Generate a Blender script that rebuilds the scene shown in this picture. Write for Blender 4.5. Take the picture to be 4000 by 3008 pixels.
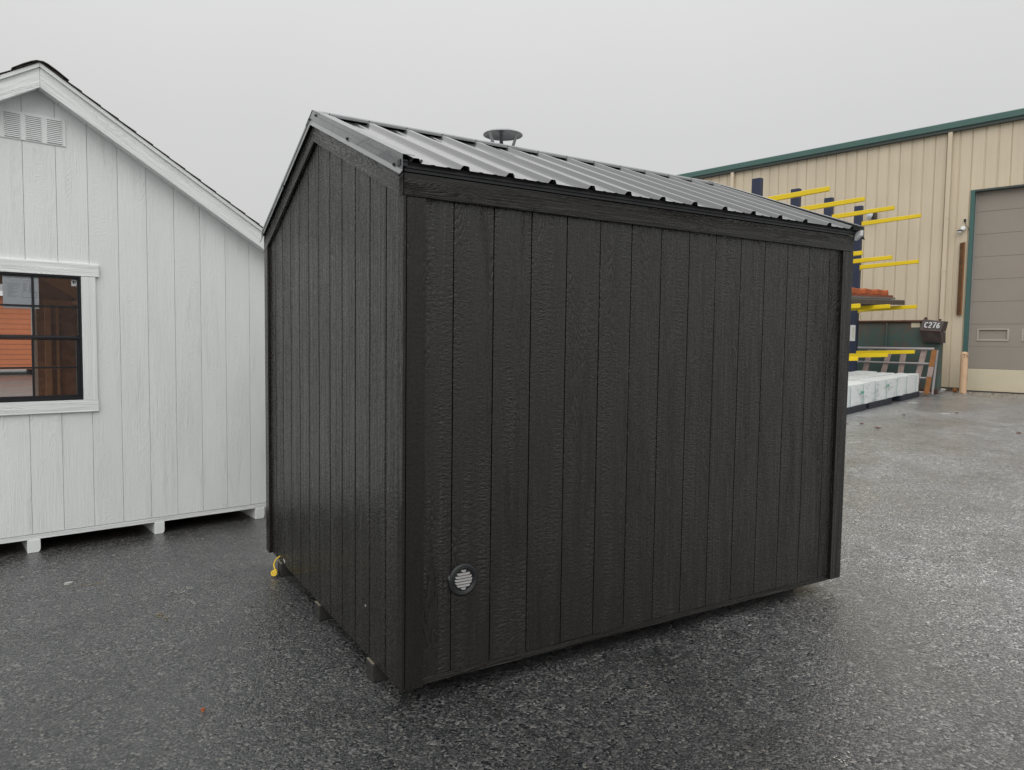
import bpy, bmesh, math, random
from mathutils import Vector, Matrix
R = math.radians
random.seed(7)
for o in list(bpy.data.objects): bpy.data.objects.remove(o)
S = bpy.context.scene
COL = S.collection

# ------------------------------------------------------------------ camera
cam_d = bpy.data.cameras.new('camera'); cam = bpy.data.objects.new('camera', cam_d); COL.objects.link(cam)
CY, CP, CR = 0.5493, -0.0610, 0.0134
fw = Vector((math.sin(CY)*math.cos(CP), math.cos(CY)*math.cos(CP), math.sin(CP)))
rt = Vector((math.cos(CY), -math.sin(CY), 0)); up = rt.cross(fw)
r2 = rt*math.cos(CR)+up*math.sin(CR); u2 = -rt*math.sin(CR)+up*math.cos(CR)
mw = Matrix((r2, u2, -fw)).transposed().to_4x4(); mw.translation = Vector((-1.1906, -2.8483, 1.5326))
cam.matrix_world = mw
cam_d.sensor_width = 36; cam_d.sensor_fit = 'HORIZONTAL'; cam_d.lens = 2806.2*36/4000
cam_d.clip_start = .05; cam_d.clip_end = 3000
S.camera = cam

# ------------------------------------------------------------------ world: Nishita sky veiled by an even overcast
W = bpy.data.worlds.new('World'); S.world = W; W.use_nodes = True
nt = W.node_tree; N = nt.nodes; L = nt.links
bg = N['Background']; bg.inputs['Strength'].default_value = 0.1
sky = N.new('ShaderNodeTexSky'); sky.sky_type = 'NISHITA'; sky.sun_disc = False
SUN_EL, SUN_AZ = R(48), R(226)      # azimuth clockwise from +Y
sky.sun_elevation = SUN_EL; sky.sun_rotation = SUN_AZ; sky.dust_density = 4
tc = N.new('ShaderNodeTexCoord'); sx = N.new('ShaderNodeSeparateXYZ'); L.new(tc.outputs['Generated'], sx.inputs[0])
mr = N.new('ShaderNodeMapRange'); mr.inputs['From Min'].default_value = 0; mr.inputs['From Max'].default_value = 1
L.new(sx.outputs['Z'], mr.inputs['Value'])
cr = N.new('ShaderNodeValToRGB'); L.new(mr.outputs[0], cr.inputs[0])
e = cr.color_ramp.elements
def g(v, tint=(1, 1.005, .99)): return (v*tint[0], v*tint[1], v*tint[2], 1)
e[0].position = 0; e[0].color = g(.60)
e[1].position = 1; e[1].color = g(1.35)
for p_, v_ in ((.12, .615), (.27, .66), (.42, .74), (.6, .96)):
    q_ = cr.color_ramp.elements.new(p_); q_.color = g(v_)
ns = N.new('ShaderNodeTexNoise'); ns.inputs['Scale'].default_value = 1.6; ns.inputs['Detail'].default_value = 4
L.new(tc.outputs['Generated'], ns.inputs['Vector'])
mn = N.new('ShaderNodeMapRange'); mn.inputs['To Min'].default_value = 9.7; mn.inputs['To Max'].default_value = 10.7
L.new(ns.outputs['Fac'], mn.inputs['Value'])
vm = N.new('ShaderNodeVectorMath'); vm.operation = 'SCALE'; L.new(cr.outputs[0], vm.inputs[0]); L.new(mn.outputs[0], vm.inputs['Scale'])
mx = N.new('ShaderNodeMixRGB'); mx.inputs['Fac'].default_value = .96
L.new(sky.outputs[0], mx.inputs[1]); L.new(vm.outputs[0], mx.inputs[2]); L.new(mx.outputs[0], bg.inputs['Color'])

sd = bpy.data.lights.new('sun', 'SUN'); sd.energy = 1.42; sd.angle = R(75); sd.color = (1, .985, .96)
so = bpy.data.objects.new('sun', sd); COL.objects.link(so)
sv = Vector((math.sin(SUN_AZ)*math.cos(SUN_EL), math.cos(SUN_AZ)*math.cos(SUN_EL), math.sin(SUN_EL)))
so.rotation_euler = sv.to_track_quat('Z', 'Y').to_euler(); so.location = (0, 0, 30)
S.cycles.max_bounces = 5; S.cycles.diffuse_bounces = 3; S.cycles.glossy_bounces = 3; S.cycles.transmission_bounces = 4
vs = S.view_settings; vs.view_transform = 'Standard'; vs.look = 'None'; vs.exposure = 0.0; vs.gamma = 1; vs.use_curve_mapping = False

# ------------------------------------------------------------------ materials
def new_mat(name):
    m = bpy.data.materials.new(name); m.use_nodes = True
    return m, m.node_tree.nodes, m.node_tree.links, m.node_tree.nodes['Principled BSDF']
def col(c): return (c[0], c[1], c[2], 1)
def mth(N, L, op, a, b=None, c=None, clamp=False):
    n = N.new('ShaderNodeMath'); n.operation = op; n.use_clamp = clamp
    for i, v in enumerate((a, b, c)):
        if v is None: continue
        if isinstance(v, (int, float)): n.inputs[i].default_value = v
        else: L.new(v, n.inputs[i])
    return n.outputs[0]
def noise(N, L, vec, scale, detail=3, rough=.5, dist=0):
    n = N.new('ShaderNodeTexNoise'); n.inputs['Scale'].default_value = scale; n.inputs['Detail'].default_value = detail
    n.inputs['Roughness'].default_value = rough; n.inputs['Distortion'].default_value = dist
    if vec is not None: L.new(vec, n.inputs['Vector'])
    return n.outputs['Fac']
def rng(N, L, v, a, b, c=0, d=1, clamp=True):
    n = N.new('ShaderNodeMapRange'); n.clamp = clamp
    for i, k in zip((a, b, c, d), ('From Min', 'From Max', 'To Min', 'To Max')): n.inputs[k].default_value = i
    L.new(v, n.inputs['Value']); return n.outputs[0]
def simple(name, c, rough=.6, metal=0, bump=0, bscale=40, var=.12, vscale=3, coat=0, spec=.5):
    m, N, L, P = new_mat(name)
    P.inputs['Roughness'].default_value = rough; P.inputs['Metallic'].default_value = metal
    P.inputs['Coat Weight'].default_value = coat; P.inputs['Specular IOR Level'].default_value = spec
    t = N.new('ShaderNodeTexCoord').outputs['Object']
    f = noise(N, L, t, vscale, 5, .6); f2 = noise(N, L, t, vscale*9, 3, .6)
    f = mth(N, L, 'ADD', mth(N, L, 'MULTIPLY', f, .65), mth(N, L, 'MULTIPLY', f2, .35))
    k = rng(N, L, f, .3, .7, 1-var, 1+var)
    v = N.new('ShaderNodeVectorMath'); v.operation = 'SCALE'; v.inputs[0].default_value = c; L.new(k, v.inputs['Scale'])
    L.new(v.outputs[0], P.inputs['Base Color'])
    L.new(rng(N, L, f2, .3, .7, max(rough-.08, .02), min(rough+.08, 1)), P.inputs['Roughness'])
    if bump:
        b = N.new('ShaderNodeBump'); b.inputs['Distance'].default_value = bump
        L.new(noise(N, L, t, bscale, 4, .6), b.inputs['Height']); L.new(b.outputs[0], P.inputs['Normal'])
    return m

def wood_paint(name, c, along='z', rough=.42, depth=.0022, chatter=1.0, wide=1.0, spec=.5, coat=0, dirt=.0, across='sum'):
    """painted embossed wood siding: chatter ripples across the grain, streaks and cathedral arches along it"""
    m, N, L, P = new_mat(name)
    tc = N.new('ShaderNodeTexCoord'); s = N.new('ShaderNodeSeparateXYZ'); L.new(tc.outputs['Object'], s.inputs[0])
    oi = N.new('ShaderNodeObjectInfo')
    x, y, z = s.outputs
    if along == 'z': a = z; u = mth(N, L, 'ADD', x, y)
    else: a = x; u = mth(N, L, 'ADD', y, z)
    a = mth(N, L, 'ADD', a, mth(N, L, 'MULTIPLY', oi.outputs['Random'], 13.7))
    def vec(su, sa, off=0):
        c_ = N.new('ShaderNodeCombineXYZ')
        L.new(mth(N, L, 'MULTIPLY', u, su), c_.inputs[0]); L.new(mth(N, L, 'MULTIPLY', a, sa), c_.inputs[1])
        c_.inputs[2].default_value = off; return c_.outputs[0]
    # chatter ripples in bands that run with the grain
    rip = noise(N, L, vec(34, 84, 3), 1, 2, .7, .5)
    lump = noise(N, L, vec(60, 60, 5), 1, 1, .6)
    band = rng(N, L, noise(N, L, vec(12, 1.1, 9), 1, 2, .6), .44, .68)
    st = noise(N, L, vec(105, 4.2, 1), 1, 2, .6, .2)
    wv = noise(N, L, vec(7.5, .9, 7), 1, 1)
    ring = mth(N, L, 'SINE', mth(N, L, 'MULTIPLY', mth(N, L, 'ADD', wv, mth(N, L, 'MULTIPLY', st, .05)), 125))
    ring = mth(N, L, 'POWER', mth(N, L, 'ABSOLUTE', ring), .4)
    inv = mth(N, L, 'SUBTRACT', 1, band)
    arch_m = mth(N, L, 'MULTIPLY', inv, rng(N, L, wv, .46, .58))
    h = mth(N, L, 'MULTIPLY', mth(N, L, 'MULTIPLY', rip, band), 1.2*chatter)
    h = mth(N, L, 'ADD', h, mth(N, L, 'MULTIPLY', lump, .20))
    h = mth(N, L, 'ADD', h, mth(N, L, 'MULTIPLY', mth(N, L, 'MULTIPLY', st, inv), 1.15))
    h = mth(N, L, 'ADD', h, mth(N, L, 'MULTIPLY', rng(N, L, noise(N, L, vec(34, .5, 13), 1, 1), .38, .64), .35*wide))
    h = mth(N, L, 'ADD', h, mth(N, L, 'MULTIPLY', mth(N, L, 'MULTIPLY', ring, arch_m), .55))
    P.inputs['Specular IOR Level'].default_value = spec; P.inputs['Coat Weight'].default_value = coat; P.inputs['Coat Roughness'].default_value = .2
    b = N.new('ShaderNodeBump'); b.inputs['Distance'].default_value = depth; b.inputs['Strength'].default_value = 1
    L.new(h, b.inputs['Height']); L.new(b.outputs[0], P.inputs['Normal'])
    L.new(rng(N, L, lump, .3, .7, rough-.1, rough+.12), P.inputs['Roughness'])
    k = rng(N, L, noise(N, L, vec(4, 1.2, 31), 1, 4), .3, .7, .97, 1.03)
    k = mth(N, L, 'MULTIPLY', k, rng(N, L, oi.outputs['Random'], 0, 1, .98, 1.02))
    v = N.new('ShaderNodeVectorMath'); v.operation = 'SCALE'; v.inputs[0].default_value = c; L.new(k, v.inputs['Scale'])
    L.new(v.outputs[0], P.inputs['Base Color'])
    return m

M = {}
BLK = (.0128, .0114, .0100)
M['blk'] = wood_paint('black_siding_paint', BLK, 'z', .25, .0072, spec=.62)
M['blkz'] = wood_paint('black_trim_paint_upright', BLK, 'z', .25, .0045, .3, spec=.42)
M['blkx'] = wood_paint('black_trim_paint', BLK, 'x', .25, .0075, .15, .5, spec=.42)
WHT = (.86, .885, .88)
M['wht'] = wood_paint('white_siding_paint', WHT, 'z', .42, .0030, wide=.3)
M['whtz'] = wood_paint('white_trim_paint_upright', WHT, 'z', .42, .0038, .6)
M['whtx'] = wood_paint('white_trim_paint', WHT, 'x', .42, .0038, .15)
M['whts'] = simple('white_smooth_paint', WHT, .5, bump=.0006, bscale=60, var=.05)
M['dark'] = simple('shadow_backing', (.012, .012, .012), .8)
M['roofm'] = simple('charcoal_roof_metal', (.085, .086, .090), .16, 0, 0, 7, .08, 2, coat=.6, spec=.8)
M['flash'] = simple('charcoal_flashing', (.105, .108, .115), .25, 0, 0, 9, .1, 2, coat=.4, spec=.8)
M['drip'] = simple('black_drip_metal', (.015, .016, .019), .4)
M['screw'] = simple('dark_screw_metal', (.03, .031, .033), .4, .4)
M['galv'] = simple('galvanised_steel', (.42, .43, .45), .36, .85, .001, 25, .15, 12)
M['lum'] = simple('treated_lumber_end', (.16, .14, .11), .8, 0, .001, 60, .2, 20)
M['skid'] = simple('weathered_skid_paint', (.027, .026, .025), .6, 0, .002, 50, .2, 12)
M['vblk'] = simple('vent_black_plastic', (.012, .013, .015), .45)
M['vslat'] = simple('vent_slat_plastic', (.30, .29, .29), .5)
M['yel'] = simple('yellow_cord_rubber', (.78, .52, .02), .45, var=.1)
M['ypaint'] = simple('yellow_arm_paint', (.78, .56, .008), .4, var=.06, vscale=2)
M['brass'] = simple('plug_slot_dark', (.12, .07, .01), .5)
M['navy'] = simple('navy_rack_paint', (.020, .028, .062), .45, 0, .0006, 30, .12, 3)
M['navy2'] = simple('navy_block_paint', (.014, .018, .032), .6, 0, .001, 30, .15, 3)
M['shing'] = simple('black_brown_shingle', (.050, .042, .040), .95, 0, .004, 160, .45, 60)
M['wframe'] = simple('black_window_frame', (.012, .0125, .016), .38, var=.08)
M['paper'] = simple('white_paper', (.86, .88, .93), .8, var=.03)
M['ink'] = simple('grey_print_ink', (.22, .23, .28), .8)
M['inkd'] = simple('dark_print_ink', (.03, .035, .04), .7)
M['stud'] = simple('pine_stud_wood', (.62, .37, .18), .75, 0, .001, 50, .15, 8)
M['green'] = simple('green_fascia_paint', (.060, .130, .112), .45, var=.08, vscale=1)
M['greenl'] = simple('green_jamb_paint', (.050, .120, .108), .45, var=.1, vscale=1)
M['dgreen'] = simple('dark_gutter_soffit', (.05, .065, .06), .6)
M['doorc'] = simple('taupe_door_paint', (.29, .255, .22), .6, 0, .0008, 90, .05, 1.5)
M['doorb'] = simple('cream_door_panel', (.60, .535, .395), .6, 0, .0006, 60, .05, 1)
M['doorf'] = simple('taupe_window_frame', (.42, .38, .34), .55)
M['conc'] = simple('dirty_concrete', (.14, .12, .095), .9, 0, .004, 30, .25, 4)
M['rustw'] = simple('brown_weathered_wood', (.13, .065, .028), .85, 0, .003, 40, .35, 9)
M['rustw2'] = simple('orange_weathered_wood', (.26, .11, .035), .85, 0, .003, 40, .3, 9)
M['orange'] = simple('terracotta_paint', (.38, .095, .028), .8, 0, .003, 30, .3, 9)
M['brbrd'] = simple('red_brown_board', (.22, .065, .03), .8, 0, .002, 40, .3, 6)
M['grbrd'] = simple('weathered_grey_board', (.16, .145, .13), .9, 0, .003, 40, .25, 8)
M['dkbrd'] = simple('dark_pallet_board', (.085, .065, .05), .9, 0, .003, 40, .4, 10)
M['tan'] = simple('tan_bollard_paint', (.60, .40, .25), .6, 0, .001, 30, .06, 3)
M['rail'] = simple('pale_gate_tube', (.36, .34, .345), .5, .1, 0, 40, .15, 5)
M['gslat'] = simple('pinkish_gate_board', (.34, .26, .24), .85, 0, .002, 40, .3, 9)
M['plast'] = simple('white_plastic_label', (.70, .71, .70), .5, var=.04)
M['lens'] = simple('lamp_lens', (.72, .78, .84), .3, var=.04)
M['bronze'] = simple('bronze_lamp_body', (.05, .042, .03), .5)
M['chute'] = simple('dark_rusty_steel', (.060, .045, .042), .7, 0, .003, 25, .5, 6)
M['rusty'] = simple('rust', (.085, .038, .024), .9, 0, .004, 30, .4, 9)
M['spray'] = simple('white_spray_paint', (.46, .47, .48), .7)
M['leaf'] = simple('brown_leaf', (.19, .062, .026), .8)
M['chalk'] = simple('pale_scrap', (.42, .42, .40), .8)
M['palep'] = simple('worn_white_paint', (.36, .36, .33), .8)
M['yelp'] = simple('worn_yellow_paint', (.24, .19, .10), .8)
M['orgsid'] = simple('orange_siding_paint', (.50, .15, .055), .6, 0, .001, 30, .12, 2)
M['gshin'] = simple('grey_shingle', (.20, .20, .21), .95, 0, .003, 60, .2, 6)

def mat_osb():
    m, N, L, P = new_mat('osb_board'); P.inputs['Roughness'].default_value = .85
    t = N.new('ShaderNodeTexCoord').outputs['Object']
    v = N.new('ShaderNodeTexVoronoi'); v.inputs['Scale'].default_value = 9; L.new(t, v.inputs['Vector'])
    c = N.new('ShaderNodeValToRGB'); c.color_ramp.elements[0].color = (.26, .13, .06, 1); c.color_ramp.elements[1].color = (.55, .31, .16, 1)
    s = N.new('ShaderNodeSeparateXYZ'); L.new(v.outputs['Color'], s.inputs[0])
    L.new(mth(N, L, 'ADD', mth(N, L, 'MULTIPLY', s.outputs[0], .5), mth(N, L, 'MULTIPLY', noise(N, L, t, 3, 5), .5)), c.inputs[0])
    L.new(c.outputs[0], P.inputs['Base Color']); return m
M['osb'] = mat_osb()

def mat_glass():
    m, N, L, P = new_mat('window_glass'); N.remove(P)
    fr = N.new('ShaderNodeFresnel'); fr.inputs['IOR'].default_value = 1.5
    tr = N.new('ShaderNodeBsdfTransparent'); tr.inputs[0].default_value = (.96, .97, .965, 1)
    gl = N.new('ShaderNodeBsdfGlossy'); gl.inputs['Roughness'].default_value = .02
    mx = N.new('ShaderNodeMixShader'); L.new(fr.outputs[0], mx.inputs[0]); L.new(tr.outputs[0], mx.inputs[1]); L.new(gl.outputs[0], mx.inputs[2])
    L.new(mx.outputs[0], N['Material Output'].inputs['Surface']); return m
M['glass'] = mat_glass()

def mat_asphalt():
    m, N, L, P = new_mat('wet_asphalt')
    t = N.new('ShaderNodeTexCoord').outputs['Object']
    geo = N.new('ShaderNodeNewGeometry').outputs['Position']
    # aggregate at two sizes
    v = N.new('ShaderNodeTexVoronoi'); v.inputs['Scale'].default_value = 88; v.inputs['Randomness'].default_value = 1; L.new(geo, v.inputs['Vector'])
    sc = N.new('ShaderNodeSeparateXYZ'); L.new(v.outputs['Color'], sc.inputs[0])
    v2 = N.new('ShaderNodeTexVoronoi'); v2.inputs['Scale'].default_value = 140; L.new(geo, v2.inputs['Vector'])
    sc2 = N.new('ShaderNodeSeparateXYZ'); L.new(v2.outputs['Color'], sc2.inputs[0])
    cr = N.new('ShaderNodeValToRGB'); L.new(sc.outputs[0], cr.inputs[0]); el = cr.color_ramp.elements
    el[0].position = 0; el[0].color = (.006, .008, .012, 1); el[1].position = 1; el[1].color = (.38, .36, .32, 1)
    for p_, c_ in ((.24, (.014, .016, .020)), (.34, (.070, .069, .067)), (.60, (.108, .105, .100)), (.80, (.185, .178, .168)), (.93, (.30, .285, .26))):
        q = el.new(p_); q.color = (*c_, 1)
    cr2 = N.new('ShaderNodeValToRGB'); L.new(sc2.outputs[1], cr2.inputs[0]); e2 = cr2.color_ramp.elements
    e2[0].color = (.018, .018, .020, 1); e2[1].color = (.30, .285, .26, 1); q = e2.new(.75); q.color = (.098, .098, .097, 1)
    mm = N.new('ShaderNodeMixRGB'); L.new(rng(N, L, noise(N, L, geo, 14, 2), .40, .60), mm.inputs[0]); L.new(cr.outputs[0], mm.inputs[1]); L.new(cr2.outputs[0], mm.inputs[2])
    # warm brown wear + wet dark patches, rare pale stones
    big = noise(N, L, geo, .55, 6, .62); mid = noise(N, L, geo, 3.1, 5, .6)
    wet = rng(N, L, mth(N, L, 'ADD', mth(N, L, 'MULTIPLY', big, .65), mth(N, L, 'MULTIPLY', mid, .35)), .40, .60)
    # tyre-polished streaks running with the yard
    s = N.new('ShaderNodeSeparateXYZ'); L.new(geo, s.inputs[0])
    cb = N.new('ShaderNodeCombineXYZ'); L.new(mth(N, L, 'ADD', mth(N, L, 'MULTIPLY', s.outputs[0], .10), mth(N, L, 'MULTIPLY', s.outputs[1], .06)), cb.inputs[0])
    L.new(mth(N, L, 'SUBTRACT', mth(N, L, 'MULTIPLY', s.outputs[1], .9), mth(N, L, 'MULTIPLY', s.outputs[0], .45)), cb.inputs[1])
    strk = rng(N, L, noise(N, L, cb.outputs[0], 1, 5, .6), .35, .65)
    k = mth(N, L, 'ADD', rng(N, L, wet, 0, 1, .98, .62), rng(N, L, strk, 0, 1, -.10, .10))
    vs_ = N.new('ShaderNodeVectorMath'); vs_.operation = 'SCALE'; L.new(mm.outputs[0], vs_.inputs[0]); L.new(k, vs_.inputs['Scale'])
    painted_sheen = mth(N, L, 'ADD', s.outputs[0], mth(N, L, 'MULTIPLY', noise(N, L, geo, .35, 4), 2.0))  # paler right, darker left: sky sheen and shed shade painted into the albedo
    painted_sheen = rng(N, L, painted_sheen, 2.2, 5.2)
    k = mth(N, L, 'MULTIPLY', k, rng(N, L, painted_sheen, 0, 1, .66, 2.4))
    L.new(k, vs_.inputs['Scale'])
    rare = mth(N, L, 'GREATER_THAN', sc.outputs[2], .993)
    # hairline cracks and dark wet seams
    wob = N.new('ShaderNodeVectorMath'); wob.operation = 'ADD'; nz_ = N.new('ShaderNodeTexNoise'); nz_.inputs['Scale'].default_value = 2.4; nz_.inputs['Detail'].default_value = 4; L.new(geo, nz_.inputs['Vector'])
    sc3 = N.new('ShaderNodeVectorMath'); sc3.operation = 'SCALE'; sc3.inputs['Scale'].default_value = .9; L.new(nz_.outputs['Color'], sc3.inputs[0]); L.new(geo, wob.inputs[0]); L.new(sc3.outputs[0], wob.inputs[1])
    vc = N.new('ShaderNodeTexVoronoi'); vc.feature = 'DISTANCE_TO_EDGE'; vc.inputs['Scale'].default_value = .30; L.new(wob.outputs[0], vc.inputs['Vector'])
    crk = mth(N, L, 'MULTIPLY', rng(N, L, vc.outputs['Distance'], .0015, .007, 1, 0), rng(N, L, big, .44, .52))
    wide_ = mth(N, L, 'MULTIPLY', rng(N, L, vc.outputs['Distance'], .0, .05, .5, 0), rng(N, L, mid, .48, .60))
    kk_ = N.new('ShaderNodeVectorMath'); kk_.operation = 'SCALE'; L.new(vs_.outputs[0], kk_.inputs[0]); L.new(mth(N, L, 'SUBTRACT', 1, mth(N, L, 'MAXIMUM', mth(N, L, 'MULTIPLY', crk, .42), mth(N, L, 'MULTIPLY', wide_, .55))), kk_.inputs['Scale']); vs_ = kk_
    m2 = N.new('ShaderNodeMixRGB'); m2.inputs[2].default_value = (.17, .15, .12, 1); L.new(rare, m2.inputs[0]); L.new(vs_.outputs[0], m2.inputs[1])
    tn = N.new('ShaderNodeVectorMath'); tn.operation = 'MULTIPLY'; tn.inputs[1].default_value = (.97, 1.0, 1.06); L.new(m2.outputs[0], tn.inputs[0])
    L.new(tn.outputs[0], P.inputs['Base Color'])
    L.new(mth(N, L, 'ADD', rng(N, L, wet, 0, 1, .46, .28), rng(N, L, strk, 0, 1, .05, -.07)), P.inputs['Roughness'])
    P.inputs['Specular IOR Level'].default_value = .7; P.inputs['Coat IOR'].default_value = 1.5
    L.new(mth(N, L, 'MULTIPLY', rng(N, L, wet, 0, 1, .4, 1.0), rng(N, L, painted_sheen, 0, 1, .62, 1.0)), P.inputs['Coat Weight']); L.new(rng(N, L, strk, 0, 1, .42, .30), P.inputs['Coat Roughness'])
    h = mth(N, L, 'ADD', mth(N, L, 'MULTIPLY', mth(N, L, 'SUBTRACT', 1, v.outputs['Distance']), .6), mth(N, L, 'MULTIPLY', sc.outputs[1], .55))
    h = mth(N, L, 'ADD', h, mth(N, L, 'MULTIPLY', noise(N, L, geo, 60, 3), .6))
    b = N.new('ShaderNodeBump'); b.inputs['Distance'].default_value = .0045; b.inputs['Strength'].default_value = 1
    L.new(h, b.inputs['Height']); L.new(b.outputs[0], P.inputs['Normal'])
    b2 = N.new('ShaderNodeBump'); b2.inputs['Distance'].default_value = .0012; b2.inputs['Strength'].default_value = .8; L.new(h, b2.inputs['Height']); L.new(b2.outputs[0], P.inputs['Coat Normal'])
    return m
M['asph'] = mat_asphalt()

def mat_steel_wall():
    m, N, L, P = new_mat('tan_wall_panel'); P.inputs['Roughness'].default_value = .5
    t = N.new('ShaderNodeTexCoord').outputs['Object']; s = N.new('ShaderNodeSeparateXYZ'); L.new(t, s.inputs[0])
    c = N.new('ShaderNodeCombineXYZ'); L.new(mth(N, L, 'MULTIPLY', s.outputs[0], 6), c.inputs[0]); L.new(mth(N, L, 'MULTIPLY', s.outputs[2], .35), c.inputs[2])
    n1 = noise(N, L, c.outputs[0], 1, 5, .6); n2 = noise(N, L, t, .6, 3)
    k = mth(N, L, 'MULTIPLY', rng(N, L, n1, .3, .7, .93, 1.05), rng(N, L, n2, .3, .7, .95, 1.05))
    v = N.new('ShaderNodeVectorMath'); v.operation = 'SCALE'; v.inputs[0].default_value = (.60, .515, .385); L.new(k, v.inputs['Scale'])
    # grime close to the ground
    gr = rng(N, L, mth(N, L, 'ADD', s.outputs[2], mth(N, L, 'MULTIPLY', n1, .9)), .35, 1.3, .35, 0)
    mm = N.new('ShaderNodeMixRGB'); L.new(gr, mm.inputs[0]); L.new(v.outputs[0], mm.inputs[1]); mm.inputs[2].default_value = (.30, .28, .18, 1)
    L.new(mm.outputs[0], P.inputs['Base Color']); return m
M['wall'] = mat_steel_wall()

def mat_dumpster():
    m, N, L, P = new_mat('rusty_green_steel'); P.inputs['Roughness'].default_value = .7
    t = N.new('ShaderNodeTexCoord').outputs['Object']; s = N.new('ShaderNodeSeparateXYZ'); L.new(t, s.inputs[0])
    n1 = noise(N, L, t, 2.2, 7, .65, .4); n2 = noise(N, L, t, 9, 5, .6)
    top = rng(N, L, s.outputs[2], 1.45, 1.95, 0, .13); bot = rng(N, L, s.outputs[2], .0, .3, .16, 0)
    f = rng(N, L, mth(N, L, 'ADD', mth(N, L, 'ADD', mth(N, L, 'ADD', mth(N, L, 'MULTIPLY', n1, .7), mth(N, L, 'MULTIPLY', n2, .3)), top), bot), .50, .70)
    base = N.new('ShaderNodeMixRGB'); L.new(noise(N, L, t, 1.3, 5), base.inputs[0]); base.inputs[1].default_value = (.036, .066, .058, 1); base.inputs[2].default_value = (.085, .135, .122, 1)
    mm = N.new('ShaderNodeMixRGB'); L.new(f, mm.inputs[0]); L.new(base.outputs[0], mm.inputs[1]); mm.inputs[2].default_value = (.12, .075, .055, 1)
    L.new(mm.outputs[0], P.inputs['Base Color']); return m
M['dump'] = mat_dumpster()

def mat_wrap():
    m, N, L, P = new_mat('white_lumber_wrap'); P.inputs['Roughness'].default_value = .38
    t = N.new('ShaderNodeTexCoord').outputs['Object']; s = N.new('ShaderNodeSeparateXYZ'); L.new(t, s.inputs[0])
    n = noise(N, L, t, 3.3, 6, .65, 1.2)
    c = N.new('ShaderNodeCombineXYZ'); L.new(mth(N, L, 'MULTIPLY', s.outputs[0], 2.2), c.inputs[0]); L.new(mth(N, L, 'MULTIPLY', s.outputs[2], 9), c.inputs[2])
    pr = noise(N, L, c.outputs[0], 1, 7, .75, .5)
    blot = mth(N, L, 'MULTIPLY', rng(N, L, pr, .52, .60), rng(N, L, noise(N, L, t, 1.1, 2), .42, .56))
    mm = N.new('ShaderNodeMixRGB'); L.new(mth(N, L, 'MULTIPLY', blot, .55), mm.inputs[0]); mm.inputs[1].default_value = (.76, .80, .81, 1); mm.inputs[2].default_value = (.30, .34, .36, 1)
    L.new(mm.outputs[0], P.inputs['Base Color'])
    b = N.new('ShaderNodeBump'); b.inputs['Distance'].default_value = .03; L.new(n, b.inputs['Height']); L.new(b.outputs[0], P.inputs['Normal']); return m
M['wrap'] = mat_wrap()
M['strap'] = simple('green_strap', (.16, .34, .32), .5)
M['wrapgr'] = simple('green_wrap_print', (.12, .36, .27), .5)

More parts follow.
